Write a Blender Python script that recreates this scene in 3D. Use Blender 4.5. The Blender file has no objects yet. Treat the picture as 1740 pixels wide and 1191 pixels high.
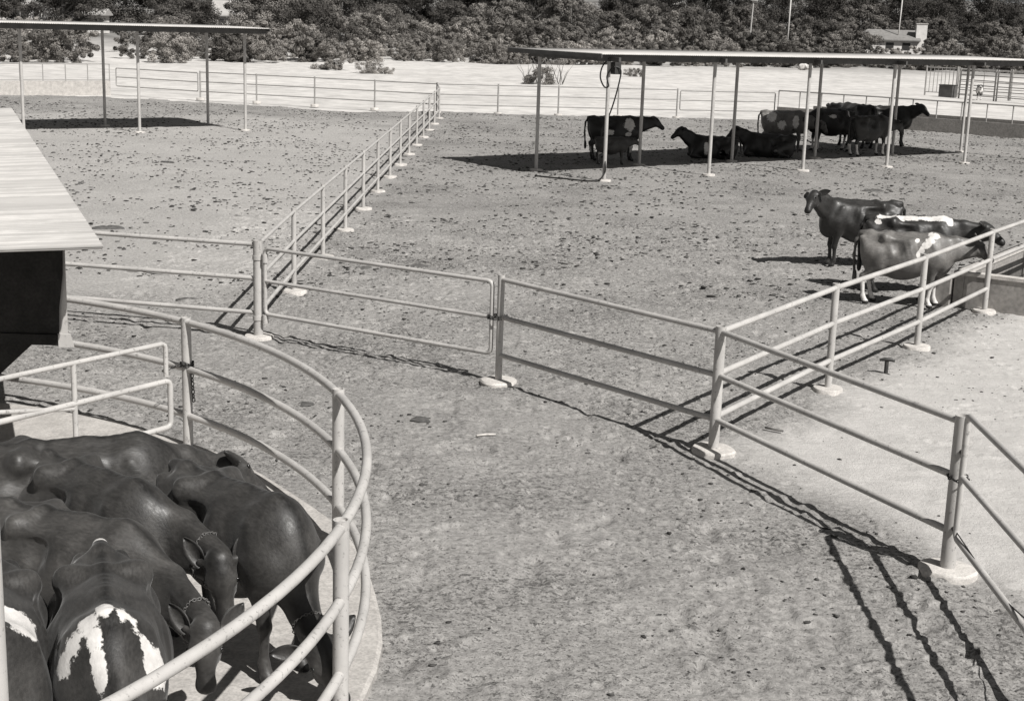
import bpy, math, random
import numpy as np
from mathutils import Vector, Matrix
random.seed(7); RNG = np.random.default_rng(7)
S = bpy.context.scene
COL = S.collection
R = math.radians

# ------------------------------------------------------------------ camera
PITCH, ROLL, FPX, CAMH = 0.226416, 0.031766, 2448.7, 4.524
cp, sp = math.cos(PITCH), math.sin(PITCH)
fwd = Vector((0, cp, -sp)); up0 = Vector((0, sp, cp)); r0 = Vector((1, 0, 0))
rt = math.cos(ROLL)*r0 + math.sin(ROLL)*up0
up = math.cos(ROLL)*up0 - math.sin(ROLL)*r0
cam = bpy.data.objects.new('camera', bpy.data.cameras.new('camera'))
COL.objects.link(cam)
cam.matrix_world = Matrix(((rt.x, up.x, -fwd.x, 0), (rt.y, up.y, -fwd.y, 0), (rt.z, up.z, -fwd.z, CAMH), (0, 0, 0, 1)))
cam.data.sensor_width = 36; cam.data.lens = FPX/1740*36
cam.data.clip_start = .1; cam.data.clip_end = 3000
S.camera = cam

# ------------------------------------------------------------------ sky and sun
SUN_EL = R(48.2); SHA = R(132.0)                       # shadows fall towards this bearing
sdir = Vector((math.cos(SHA)*math.cos(SUN_EL), math.sin(SHA)*math.cos(SUN_EL), -math.sin(SUN_EL)))
w = bpy.data.worlds.new('World'); S.world = w; w.use_nodes = True
nt = w.node_tree; bg = nt.nodes['Background']
sky = nt.nodes.new('ShaderNodeTexSky'); sky.sky_type = 'NISHITA'; sky.sun_disc = False
sky.sun_elevation = SUN_EL; sky.sun_rotation = math.atan2(-sdir.x, -sdir.y)
bw = nt.nodes.new('ShaderNodeRGBToBW')                 # black-and-white film: the sky has no hue
nt.links.new(sky.outputs[0], bw.inputs[0]); nt.links.new(bw.outputs[0], bg.inputs[0])
bg.inputs[1].default_value = 0.05
sl = bpy.data.lights.new('sun', 'SUN'); sl.energy = 5.0; sl.angle = R(.5); sl.color = (1, .975, .94)
so = bpy.data.objects.new('sun', sl); COL.objects.link(so)
so.rotation_euler = sdir.to_track_quat('-Z', 'Y').to_euler(); so.location = (10, -10, 20)
S.view_settings.view_transform = 'Standard'; S.view_settings.look = 'None'
S.view_settings.exposure = 0.28; S.view_settings.gamma = 1

# ------------------------------------------------------------------ materials
TINT = np.array([1.0, .972, .94])                      # warm black-and-white print
def g3(v): return tuple(float(x) for x in v*TINT) + (1,)
def newmat(name, v=.5, rough=.7, spec=.3):
    m = bpy.data.materials.new(name); m.use_nodes = True
    b = m.node_tree.nodes['Principled BSDF']
    b.inputs['Base Color'].default_value = g3(v); b.inputs['Roughness'].default_value = rough
    b.inputs['Specular IOR Level'].default_value = spec
    return m, m.node_tree, b
def N(t, kind, **kw):
    n = t.nodes.new(kind)
    for k, v in kw.items(): setattr(n, k, v)
    return n
def noise(t, scale, detail=4, rough=.55, vec=None, dist=0):
    n = N(t, 'ShaderNodeTexNoise'); n.inputs['Scale'].default_value = scale; n.inputs['Detail'].default_value = detail
    n.inputs['Roughness'].default_value = rough; n.inputs['Distortion'].default_value = dist
    if vec is not None: t.links.new(vec, n.inputs['Vector'])
    return n.outputs['Fac']
def ramp(t, fac, stops, interp='LINEAR'):
    n = N(t, 'ShaderNodeValToRGB'); cr = n.color_ramp; cr.interpolation = interp
    while len(cr.elements) < len(stops): cr.elements.new(.5)
    for e, (p, v) in zip(cr.elements, stops):
        e.position = p; e.color = g3(v) if np.isscalar(v) else v
    t.links.new(fac, n.inputs[0]); return n.outputs[0]
def rawramp(t, fac, p0, p1, a=0., b=1.):
    n = N(t, 'ShaderNodeMapRange'); n.inputs[1].default_value = p0; n.inputs[2].default_value = p1
    n.inputs[3].default_value = a; n.inputs[4].default_value = b; t.links.new(fac, n.inputs[0]); return n.outputs[0]
def mix(t, fac, a, b, mode='MIX'):
    n = N(t, 'ShaderNodeMix', data_type='RGBA', blend_type=mode)
    for sock, v in ((n.inputs[0], fac), (n.inputs[6], a), (n.inputs[7], b)):
        if hasattr(v, 'links') or hasattr(v, 'is_linked'): t.links.new(v, sock)
        else: sock.default_value = v
    return n.outputs[2]
def mth(t, op, a, b=0.):
    n = N(t, 'ShaderNodeMath', operation=op)
    for i, v in enumerate((a, b)):
        if hasattr(v, 'is_linked'): t.links.new(v, n.inputs[i])
        else: n.inputs[i].default_value = v
    return n.outputs[0]
def bump(t, b, h, strength=.4, dist=.02):
    n = N(t, 'ShaderNodeBump'); n.inputs['Strength'].default_value = strength; n.inputs['Distance'].default_value = dist
    t.links.new(h, n.inputs['Height']); t.links.new(n.outputs[0], b.inputs['Normal'])
def objvec(t): return N(t, 'ShaderNodeTexCoord').outputs['Object']
def attr(t, name): return N(t, 'ShaderNodeAttribute', attribute_name=name).outputs['Fac']
def geopos(t): return N(t, 'ShaderNodeNewGeometry').outputs['Position']
def base(t, b, c): t.links.new(c, b.inputs['Base Color'])

def speckled(name, lo, hi, scale, rough=.8, spec=.2, bs=.3, bd=.01, s2=None):
    m, t, b = newmat(name, hi, rough, spec); v = geopos(t)
    f = noise(t, scale, 6, .65, v); c = ramp(t, f, [(.3, lo), (.65, hi)])
    if s2:
        f2 = noise(t, s2, 3, .5, v); c = mix(t, .6, c, ramp(t, f2, [(.35, .6/TINT[0]), (.6, 1.)]), 'MULTIPLY')
    base(t, b, c); bump(t, b, f, bs, bd); return m
def pipe_mat():
    m, t, b = newmat('pale_pipe_paint', .44, .45, .4); v = geopos(t)
    c = ramp(t, noise(t, 2.2, 5, .6, v), [(.3, .36), (.65, .48)])
    c = mix(t, mth(t, 'MULTIPLY', rawramp(t, noise(t, 28, 4, .65, v), .40, .34), .6), c, g3(.14))
    c = mix(t, mth(t, 'MULTIPLY', rawramp(t, noise(t, 7, 5, .7, v), .40, .30), .5), c, g3(.22))
    base(t, b, c); return m
M_PIPE = pipe_mat()
M_PIPE_FAR = speckled('weathered_pipe_paint', .24, .34, 3, .5, .3, .05, .004)
M_CONC = speckled('concrete', .34, .5, 6, .85, .2, .25, .008, 45)
M_CONC2 = speckled('weathered_concrete', .26, .36, 2.2, .85, .2, .25, .01, 14)
M_PAD = speckled('pale_concrete_pad', .42, .62, 8, .85, .2, .25, .008, 60)
M_DARK = speckled('dark_steel', .02, .05, 20, .5, .4, .1, .004)
M_RUBBER = speckled('black_rubber', .012, .02, 20, .45, .4, .05, .002)
M_DUNG = speckled('dung', .05, .12, 14, .75, .3, .5, .02)
M_STEEL = speckled('grey_steel_beam', .05, .09, 3, .6, .4, .05, .004)
M_SHADE_BOARD = speckled('shade_dark_board', .014, .028, 5, .75, .2, .1, .004, 40)  # near-black colour carries the shed wall's shade; the hopper bottom shares it
M_BARK = speckled('bark', .10, .2, 8, .9, .1, .4, .02)
M_ROCK = speckled('pale_rock', .3, .6, 4, .9, .1, .4, .03)
M_WHITEWALL = speckled('white_house_wall', .55, .75, 1, .8, .2, .05, .01)
M_SHINGLE = speckled('shingle_roof', .16, .24, 2.5, .85, .2, .3, .02)
M_PALE_ROOF = speckled('pale_shingle_roof', .3, .42, 2.5, .85, .2, .3, .02)

def tin(name, lo, hi, stains=False):
    m, t, b = newmat(name, hi, .55, .35); v = geopos(t)
    f = noise(t, 3, 4, .6, v); c = ramp(t, f, [(.3, lo), (.7, hi)])
    if stains:                                          # rust-grey water stains in sheet-wide bands with ragged ends
        mp = N(t, 'ShaderNodeMapping'); mp.inputs['Scale'].default_value = (.22, 1.25, 0); t.links.new(v, mp.inputs[0])
        n1 = noise(t, 1.0, 2, .4, mp.outputs[0]); n2 = noise(t, 7, 5, .7, v)
        k = rawramp(t, mth(t, 'ADD', n1, mth(t, 'MULTIPLY', n2, .14)), .60, .635)
        c = mix(t, mth(t, 'MULTIPLY', k, .7), c, g3(.36))
        mp2 = N(t, 'ShaderNodeMapping'); mp2.inputs['Scale'].default_value = (.3, 8, 0); t.links.new(v, mp2.inputs[0])
        c = mix(t, mth(t, 'MULTIPLY', rawramp(t, noise(t, 1.0, 3, .6, mp2.outputs[0]), .48, .56), .6), c, g3(.3))
    base(t, b, c); return m
M_TIN = tin('galvanised_sheet', .42, .55)
M_TIN_NEAR = tin('stained_galvanised_sheet', .40, .50, True)
m, t, b = newmat('trough_water', .02, .06, .5); M_WATER = m

def dirt_mat():
    m, t, b = newmat('trampled_corral_dirt', .28, .95, .1); v = geopos(t)
    big = noise(t, .16, 5, .6, v); mid = noise(t, 1.1, 6, .68, v); fine = noise(t, 16, 6, .7, v); grit = noise(t, 70, 3, .6, v)
    c = ramp(t, big, [(.3, .15), (.5, .225), (.7, .32)])
    c = mix(t, .5, c, ramp(t, mid, [(.3, .11), (.48, .245), (.68, .39)]))
    c = mix(t, .45, c, ramp(t, fine, [(.30, .07), (.5, .31), (.70, .55)]))
    # trodden-in manure and hoof-pit shade painted as small flecks whose density follows the trampled areas
    area = rawramp(t, noise(t, .35, 4, .6, v), .34, .62, -.03, .06)
    f1 = mth(t, 'ADD', noise(t, 14, 6, .72, v), mth(t, 'MULTIPLY', area, -1)); k1 = rawramp(t, f1, .41, .375)
    c = mix(t, mth(t, 'MULTIPLY', k1, .8), c, g3(.075))
    f2 = mth(t, 'ADD', noise(t, 34, 5, .7, v), mth(t, 'MULTIPLY', area, -.8)); k2 = rawramp(t, f2, .42, .38)
    c = mix(t, mth(t, 'MULTIPLY', k2, .8), c, g3(.07))
    k3 = rawramp(t, noise(t, 22, 5, .7, v), .62, .70)
    c = mix(t, mth(t, 'MULTIPLY', k3, .55), c, g3(.55))
    mp = mth(t, 'ADD', noise(t, 3.3, 6, .7, v, .5), mth(t, 'MULTIPLY', area, -1)); pat = rawramp(t, mp, .42, .33)
    c = mix(t, mth(t, 'MULTIPLY', pat, .32), c, g3(.12))
    cl = attr(t, 'clean')
    cc = ramp(t, noise(t, 2.5, 6, .65, v), [(.3, .44), (.7, .56)])
    c = mix(t, mth(t, 'MULTIPLY', attr(t, 'pale'), .45), c, ramp(t, fine, [(.3, .34), (.6, .52)]))
    c = mix(t, mth(t, 'MULTIPLY', cl, .82), c, cc)
    base(t, b, c)
    h = mth(t, 'ADD', mth(t, 'MULTIPLY', fine, .7), mth(t, 'MULTIPLY', grit, .3))
    bump(t, b, h, .85, .035); return m
def sand_mat():
    m, t, b = newmat('bright_sand', .66, .95, .1); v = geopos(t)
    c = ramp(t, noise(t, .1, 6, .62, v), [(.3, .37), (.7, .56)])
    mp = N(t, 'ShaderNodeMapping'); mp.inputs['Scale'].default_value = (.1, .45, 1); t.links.new(v, mp.inputs[0])
    st = rawramp(t, noise(t, 1, 6, .72, mp.outputs[0]), .585, .69)
    c = mix(t, mth(t, 'MULTIPLY', st, .7), c, g3(.36))
    c = mix(t, .35, c, ramp(t, noise(t, .7, 6, .7, v), [(.35, .30), (.6, .8)]))
    far = N(t, 'ShaderNodeSeparateXYZ'); t.links.new(v, far.inputs[0])
    c = mix(t, rawramp(t, far.outputs[1], 150, 190), c, ramp(t, noise(t, .12, 5, .6, v), [(.4, .08), (.65, .3)]))
    base(t, b, c); bump(t, b, noise(t, 6, 5, .6, v), .4, .05); return m

# ------------------------------------------------------------------ object helpers
def tag(o, label=None, cat=None, group=None, kind=None):
    if label: o['label'] = label
    if cat: o['category'] = cat
    if group: o['group'] = group
    if kind: o['kind'] = kind
    return o
def thing(name, label, cat, loc=(0, 0, 0), rz=0, group=None):
    o = bpy.data.objects.new(name, None); COL.objects.link(o); o.empty_display_size = .2
    o.location = loc; o.rotation_euler = (0, 0, rz); return tag(o, label, cat, group)
def link_mesh(name, V, F, mats, parent=None, smooth=True, mi=None):
    me = bpy.data.meshes.new(name); me.from_pydata([tuple(v) for v in V], [], F)
    for mm in (mats if isinstance(mats, (list, tuple)) else [mats]): me.materials.append(mm)
    if smooth: me.polygons.foreach_set('use_smooth', [True]*len(me.polygons))
    if mi is not None: me.polygons.foreach_set('material_index', mi)
    me.update()
    o = bpy.data.objects.new(name, me); COL.objects.link(o)
    if parent: o.parent = parent
    return o
def fast_mesh(name, V, F, mats, smooth=True, mi=None, parent=None):
    """V (n,3) array, F (m,k) array with constant k"""
    V = np.asarray(V, np.float32); F = np.asarray(F, np.int32); k = F.shape[1]
    me = bpy.data.meshes.new(name); me.vertices.add(len(V)); me.vertices.foreach_set('co', V.ravel())
    me.loops.add(F.size); me.loops.foreach_set('vertex_index', F.ravel())
    me.polygons.add(len(F)); me.polygons.foreach_set('loop_start', np.arange(0, F.size, k, dtype=np.int32))
    for mm in (mats if isinstance(mats, (list, tuple)) else [mats]): me.materials.append(mm)
    if mi is not None: me.polygons.foreach_set('material_index', np.asarray(mi, np.int32))
    me.update(calc_edges=True); me.validate()
    me.polygons.foreach_set('use_smooth', np.full(len(me.polygons), smooth))
    o = bpy.data.objects.new(name, me); COL.objects.link(o)
    if parent: o.parent = parent
    return o
class MB:
    def __init__(s): s.V = []; s.F = []
    def add(s, V, F):
        n = len(s.V); s.V += [tuple(v) for v in V]; s.F += [tuple(i+n for i in f) for f in F]; return s
    def box(s, c, d, rz=0, bev=0):
        cx, cy, cz = c; x, y, z = d[0]/2, d[1]/2, d[2]/2; ca, sa = math.cos(rz), math.sin(rz)
        P = [(-x, -y, -z), (x, -y, -z), (x, y, -z), (-x, y, -z), (-x, -y, z), (x, -y, z), (x, y, z), (-x, y, z)]
        P = [(cx+a*ca-b*sa, cy+a*sa+b*ca, cz+e) for a, b, e in P]
        return s.add(P, [(3, 2, 1, 0), (4, 5, 6, 7), (0, 1, 5, 4), (1, 2, 6, 5), (2, 3, 7, 6), (3, 0, 4, 7)])
    def tube(s, pts, r, n=12, hollow=False):
        pts = [Vector(p) for p in pts]; rs = r if isinstance(r, (list, tuple)) else [r]*len(pts)
        T = [(pts[min(i+1, len(pts)-1)]-pts[max(i-1, 0)]).normalized() for i in range(len(pts))]
        a = T[0].orthogonal().normalized() if abs(T[0].z) > .99 else T[0].cross(Vector((0, 0, 1))).normalized()
        V = []; F = []
        for i, p in enumerate(pts):
            a = (a - T[i]*a.dot(T[i])).normalized(); b_ = T[i].cross(a)
            for k in range(n):
                th = 2*math.pi*k/n; V.append(p + (a*math.cos(th)+b_*math.sin(th))*rs[i])
        for i in range(len(pts)-1):
            for k in range(n):
                k2 = (k+1) % n; F.append((i*n+k, i*n+k2, (i+1)*n+k2, (i+1)*n+k))
        F.append(tuple(reversed(range(n))))
        e = (len(pts)-1)*n
        if hollow:
            c, q = pts[-1], T[-1]; b_ = q.cross(a); m0 = len(V)
            for dz in (0, .09):
                for k in range(n):
                    th = 2*math.pi*k/n; V.append(c - q*dz + (a*math.cos(th)+b_*math.sin(th))*rs[-1]*.8)
            for k in range(n):
                k2 = (k+1) % n
                F.append((e+k, e+k2, m0+k2, m0+k)); F.append((m0+k, m0+k2, m0+n+k2, m0+n+k))
            F.append(tuple(range(m0+n, m0+2*n)))
        else: F.append(tuple(range(e, e+n)))
        return s.add(V, F)
    def build(s, name, mat, parent=None, smooth=True):
        o = link_mesh(name, s.V, s.F, mat, parent, smooth)
        return o
def auto(o, ang=40):
    me = o.data
    try: me.set_sharp_from_angle(angle=R(ang))
    except Exception: pass
    return o
def copy_tree(o, parent=None):
    c = o.copy(); COL.objects.link(c); c.parent = parent
    for ch in list(o.children): copy_tree(ch, c)
    return c

# 2-D value noise on a wrapped lattice
_L = RNG.random((6, 256, 256))
def vn(x, y, k=0):
    xi = np.floor(x).astype(int); yi = np.floor(y).astype(int); fx = x-xi; fy = y-yi
    fx = fx*fx*(3-2*fx); fy = fy*fy*(3-2*fy); L = _L[k]
    a = L[xi % 256, yi % 256]; b_ = L[(xi+1) % 256, yi % 256]; c = L[xi % 256, (yi+1) % 256]; d = L[(xi+1) % 256, (yi+1) % 256]
    return (a*(1-fx)+b_*fx)*(1-fy) + (c*(1-fx)+d*fx)*fy
def fbm(x, y, k=0, o=4):
    s = 0; amp = .5
    for i in range(o): s = s+amp*vn(x*2**i+17.3*i, y*2**i+5.1*i, (k+i) % 6); amp *= .5
    return s

# ------------------------------------------------------------------ layout constants
RC = np.array([-7.74, 9.30]); RR = 6.75               # centre and radius of the curved pen
A = (-3.59, 19.89); B = (-.16, 17.76); C = (2.22, 15.03); D = (3.80, 11.68); E_ = (3.70, 7.80)
TOP = 1.34; RAILS = (.37, .86, TOP)
DG = np.array([.813, .5825]); DN = np.array([-.5825, .813])   # shade-roof axes (along, back)

# ------------------------------------------------------------------ ground
def clean_mask(x, y):
    """swept hard ground right of the C fence and outside the octagon"""
    d1 = (x-C[0])*.835 - (y-C[1])*.55                   # >0 right of the fence running from C
    d2 = (x-C[0])*(-.905) + (y-C[1])*(-.427)            # C-D line, <0 outside the octagon
    m_ = np.minimum(d1, -d2)
    m_ = m_ + (fbm(x*.9, y*.9, 2)-.47)*1.1
    return np.clip(m_/.7+.15, 0, 1)
def rough_h(x, y, amp=1.):
    h = (fbm(x*.45, y*.45, 0)-.47)*.03 + (fbm(x*3.2, y*3.2, 1, 3)-.44)*.022
    p = vn(x*4.3, y*4.3, 3); p2 = vn(x*8.1+9, y*8.1+4, 4)
    h += -np.clip(p-.72, 0, 1)*.16 + np.clip(p2-.68, 0, 1)*.085
    return h*amp*(1-.72*clean_mask(x, y))
def edge_y(x):                                          # where the dirt gives way to sand
    return np.interp(x, [-40, -26, -21.5, -12, -7.8, -4, 3.4, 13, 24, 40], [72, 73, 74.5, 70, 69, 70, 71.2, 73, 74, 75]) + (fbm(x*.5, x*0+3.)-.47)*2.4
def grid(x0, x1, y0, y1, st):
    xs = np.arange(x0, x1+st*.5, st); ys = np.arange(y0, y1+st*.5, st)
    X, Y = np.meshgrid(xs, ys, indexing='ij'); nx, ny = X.shape
    idx = np.arange(nx*ny).reshape(nx, ny)
    F = np.stack([idx[:-1, :-1], idx[1:, :-1], idx[1:, 1:], idx[:-1, 1:]], -1).reshape(-1, 4)
    return X.ravel(), Y.ravel(), F
FX0, FX1, FY0, FY1 = -7.0, 10.4, 5.0, 34.0
def build_ground():
    Vs = []; Fs = []; n = 0
    x, y, F = grid(FX0, FX1, FY0, FY1, .034)
    e = np.minimum.reduce([x-FX0, FX1-x, y-FY0, FY1-y]); k = np.clip(e/.5, 0, 1)
    z = rough_h(x, y)*k
    nx = len(np.arange(FX0, FX1+.017, .034)); Z = z.reshape(nx, -1); ny = Z.shape[1]; X = x.reshape(nx, ny); Y = y.reshape(nx, ny)
    q = 26000; hx = RNG.uniform(FX0+.6, FX1-.6, q); hy = FY0+.6+RNG.random(q)*(FY1-FY0-1.2)
    dn = fbm(hx*.55, hy*.55, 1, 3)+.45*fbm(hx*2, hy*2, 4, 2)
    keep = (RNG.random(q) < np.clip((dn-.5)*3.2+.18, .05, 1)*(1-.85*clean_mask(hx, hy))) & (np.hypot(hx-RC[0], hy-RC[1]) > 7.05)
    for px_, py_, rr, dd, an in zip(hx[keep], hy[keep], RNG.uniform(.028, .06, q)[keep], RNG.uniform(.007, .020, q)[keep], RNG.uniform(0, 3.14, q)[keep]):
        i0 = int((px_-FX0)/.034); j0 = int((py_-FY0)/.034); w_ = 5
        a0, a1, b0, b1 = max(i0-w_, 0), min(i0+w_+1, nx), max(j0-w_, 0), min(j0+w_+1, ny)
        dx = X[a0:a1, b0:b1]-px_; dy = Y[a0:a1, b0:b1]-py_; ca_, sa_ = math.cos(an), math.sin(an)
        d2 = ((dx*ca_+dy*sa_)/(rr*1.4))**2+((dy*ca_-dx*sa_)/rr)**2
        Z[a0:a1, b0:b1] += -dd*np.exp(-d2)+dd*.45*np.exp(-(np.sqrt(d2)-1.6)**2/.3)
    z = Z.ravel()
    Vs.append(np.stack([x, y, z], 1)); Fs.append(F); n += len(x)
    x, y, F = grid(-40.0, 40.0, -10.0, 78.0, .2)
    cxy = np.stack([x[F].mean(1), y[F].mean(1)], 1)
    inside = (cxy[:, 0] > FX0) & (cxy[:, 0] < FX1) & (cxy[:, 1] > FY0) & (cxy[:, 1] < FY1)
    F = F[~inside & (cxy[:, 1] < edge_y(cxy[:, 0]))]
    e = np.maximum.reduce([FX0-x, x-FX1, FY0-y, y-FY1]); k = np.clip(e/.5, 0, 1)
    z = rough_h(x, y, 1.2)*k
    Vs.append(np.stack([x, y, z], 1)); Fs.append(F+n)
    V = np.concatenate(Vs); F = np.concatenate(Fs)
    used = np.zeros(len(V), bool); used[F.ravel()] = True; mp = np.cumsum(used)-1; V = V[used]; F = mp[F]
    o = fast_mesh('pen_ground', V, F, dirt_mat()); tag(o, kind='structure')
    a = o.data.attributes.new('clean', 'FLOAT', 'POINT'); a.data.foreach_set('value', clean_mask(V[:, 0], V[:, 1]).astype(np.float32))
    pl_ = np.clip((-3.4-V[:, 0])/1.2+(fbm(V[:, 0]*.4, V[:, 1]*.4, 3)-.47)*2, 0, 1)*np.clip((V[:, 1]-21)/4, 0, 1)*np.clip((66-V[:, 1])/8+(fbm(V[:, 0]*.3, V[:, 1]*.3, 1)-.47)*3, 0, 1)
    a = o.data.attributes.new('pale', 'FLOAT', 'POINT'); a.data.foreach_set('value', pl_.astype(np.float32))
def hill(x, y): return np.clip(y-165-x*.25, 0, None)*.028
def build_sand():
    xs = np.concatenate([np.linspace(-1500, -160, 12), np.arange(-150, 200, 4), np.linspace(210, 1500, 12)])
    ys = np.concatenate([np.linspace(-300, 40, 8), np.arange(50, 320, 3.), np.linspace(330, 1800, 14)])
    X, Y = np.meshgrid(xs, ys, indexing='ij'); nx, ny = X.shape
    idx = np.arange(nx*ny).reshape(nx, ny)
    F = np.stack([idx[:-1, :-1], idx[1:, :-1], idx[1:, 1:], idx[:-1, 1:]], -1).reshape(-1, 4)
    x, y = X.ravel(), Y.ravel()
    z = -.13 + np.clip((fbm(x*.09, y*.09, 3)-.47)*.9, -.05, .6)*np.clip((y-84)/25, 0, 1) + np.clip(hill(x, y), 0, 40)
    o = fast_mesh('ground', np.stack([x, y, z], 1), F, sand_mat()); tag(o, kind='structure')
build_ground(); build_sand()

def disc_slab():
    n = 96; r1 = 6.85; z = .075; V = []; F = []
    for k in range(n):
        a = 2*math.pi*k/n; wob = r1*(1+.004*math.sin(7*a)+.003*math.sin(17*a+1))
        V += [(RC[0]+wob*math.cos(a), RC[1]+wob*math.sin(a), -.1), (RC[0]+(wob-.0)*math.cos(a), RC[1]+(wob-.0)*math.sin(a), z-.015), (RC[0]+(wob-.03)*math.cos(a), RC[1]+(wob-.03)*math.sin(a), z)]
    for k in range(n):
        j = (k+1) % n
        for q in (0, 1): F.append((k*3+q, j*3+q, j*3+q+1, k*3+q+1))
    F.append(tuple(k*3+2 for k in range(n)))
    o = link_mesh('pen_floor', V, F, M_CONC, smooth=False); tag(o, kind='structure')
disc_slab()

# ------------------------------------------------------------------ pipe fences
def pad_mb(x, y, r=.2, h=.055, z0=-.03):
    mb = MB(); n = 22; V = []; F = []; ph = random.random()*6
    prof = [(1.0, z0-.05), (1.0, h*.55), (.93, h*.9), (.6, h), (.0, h)]
    for rr, z in prof[:-1]:
        for k in range(n):
            a = 2*math.pi*k/n; q = r*rr*(1+.05*math.sin(2*a+ph)+.03*math.sin(5*a+ph))
            V.append((x+q*math.cos(a), y+q*math.sin(a), z))
    for i in range(3):
        for k in range(n):
            j = (k+1) % n; F.append((i*n+k, i*n+j, (i+1)*n+j, (i+1)*n+k))
    F.append(tuple(range(3*n, 4*n)))
    return mb.add(V, F)
def P3(p, z): return (p[0], p[1], z)
def shr(p, q, s0, s1):
    p = Vector(p); q = Vector(q); d = (q-p).normalized(); return p+d*s0, q-d*s1
def fence(name, label, posts, rails=RAILS, pr=.047, rr=.03, height=1.4, cat='fence', group=None, skip_posts=(), pad=True, mat=None, radii=None, n=12, padr=.2, base_z=0):
    mat = mat or M_PIPE
    t = thing(name, label, cat, (0, 0, 0), 0, group)
    for i, p in enumerate(posts):
        if i in skip_posts: continue
        r = radii[i] if radii else pr
        post = MB().tube([P3(p, base_z-.1), P3(p, height)], r, n+2, hollow=(n >= 12)).build('post', mat, t); auto(post)
        if pad: auto(pad_mb(p[0], p[1], padr).build('footing', M_PAD, post))
    for i in range(len(posts)-1):
        for z in rails:
            a, b_ = Vector(P3(posts[i], z)), Vector(P3(posts[i+1], z))
            auto(MB().tube([a, b_], rr, n).build('rail', mat, t))
    return t
# the long fence running away from post A
dpost = [(-3.63, 23.4+3.53*i) for i in range(13)] + [(-3.95, 70.0)]
t_div = fence('pipe_fence', 'long pale pipe fence running straight away from the heavy hinge post to the far fence', [A]+dpost, skip_posts=(0,), pr=.042, rr=.029)
for ch in [c for c in t_div.children if c.name.startswith('post')]: pass
# heavy hinge post A with the rails leaving the frame to the left
A2 = (-7.25, 20.75)
tl = fence('pipe_fence', 'three-rail pipe fence left of the heavy hinge post, passing behind the tin-roofed shed', [A, A2, (-11.0, 20.2)], pr=.065, rr=.032, radii=[.068, .055, .055])
for z0, z1 in ((.27, .33), (1.13, 1.19)):
    auto(MB().tube([P3(A, z0), P3(A, z1)], .079, 16).build('hinge_collar', M_PIPE, tl))
# fixed panels B-C-D
t_bcd = fence('pipe_fence', 'fixed pipe panels bending across the foreground from latch post to thick near post', [B, C, D], radii=[.045, .058, .066], rr=.031, padr=.24)
# right-hand fence from C beside the trough
rp = [(4.06, 17.91), (5.92, 20.61), (7.83, 23.56)]
t_r = fence('pipe_fence', 'bright pipe fence slanting up right past the hydrant to the trough', [C]+rp, skip_posts=(0,), pr=.046, rr=.034, rails=(.40, .88, TOP))
for z in (.88, TOP): auto(MB().tube([P3(rp[-1], z), (11.6, 29.2, z)], .034, 12).build('rail', M_PIPE, t_r))
auto(MB().tube([(9.95, 26.74, .0), (9.95, 26.74, 1.4)], .046, 14, hollow=True).build('post', M_PIPE, t_r))

def gate(name, label, p, q, zs=(.37, .84, 1.30), r=.028, off=(.13, .13), bends=True, cat='gate', mat=None, group=None, stiles=()):
    mat = mat or M_PIPE
    t = thing(name, label, cat, group=group)
    a = Vector((p[0], p[1], 0)); b_ = Vector((q[0], q[1], 0)); d = (b_-a).normalized(); a = a+d*off[0]; b_ = b_-d*off[1]
    L = (b_-a).length; z0, z1 = zs[0], zs[-1]; rad = .07
    def c(s, z): return a+d*s+Vector((0, 0, z))
    loop = []
    for (sx, sz, a0) in ((rad, z0+rad, 180), (L-rad, z0+rad, 270), (L-rad, z1-rad, 0), (rad, z1-rad, 90)):
        for k in range(6):
            th = R(a0+90*k/5); loop.append(c(sx+rad*math.cos(th), sz+rad*math.sin(th)))
    loop.append(loop[0]); 
    auto(MB().tube(loop, r, 12).build('frame', mat, t))
    for z in zs[1:-1]: auto(MB().tube([c(r*.6, z), c(L-r*.6, z)], r*.95, 12).build('rail', mat, t))
    for s in stiles: auto(MB().tube([c(L*s, z0), c(L*s, z1)], r*.9, 12).build('stile', mat, t))
    return t, c, L
gab, c_, L_ = gate('pipe_gate', 'rounded pipe gate hung between the heavy hinge post and slim latch post', A, B)
for z in (.30, 1.16):
    auto(MB().tube([P3(A, z), c_(0, z)], .03, 10).build('hinge', M_PIPE, gab))
    auto(MB().tube([c_(0, z-.06), c_(0, z+.06)], .044, 12).build('hinge_sleeve', M_PIPE, gab))
gde, c2_, L2_ = gate('pipe_gate', 'pipe gate hung on the thick near post, cut off by the right picture edge', D, E_, zs=(.37, .90, 1.44), off=(.14, .1))
for z in (.42, 1.1): auto(MB().tube([P3(D, z), c2_(0, z)], .022, 10).build('hinge', M_DARK, gde))
auto(MB().tube([c2_(.03, .42), c2_(1.2, .36), c2_(2.4, .5), c2_(3.4, .8)], .006, 6).build('brace_wire', M_DARK, gde))

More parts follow.
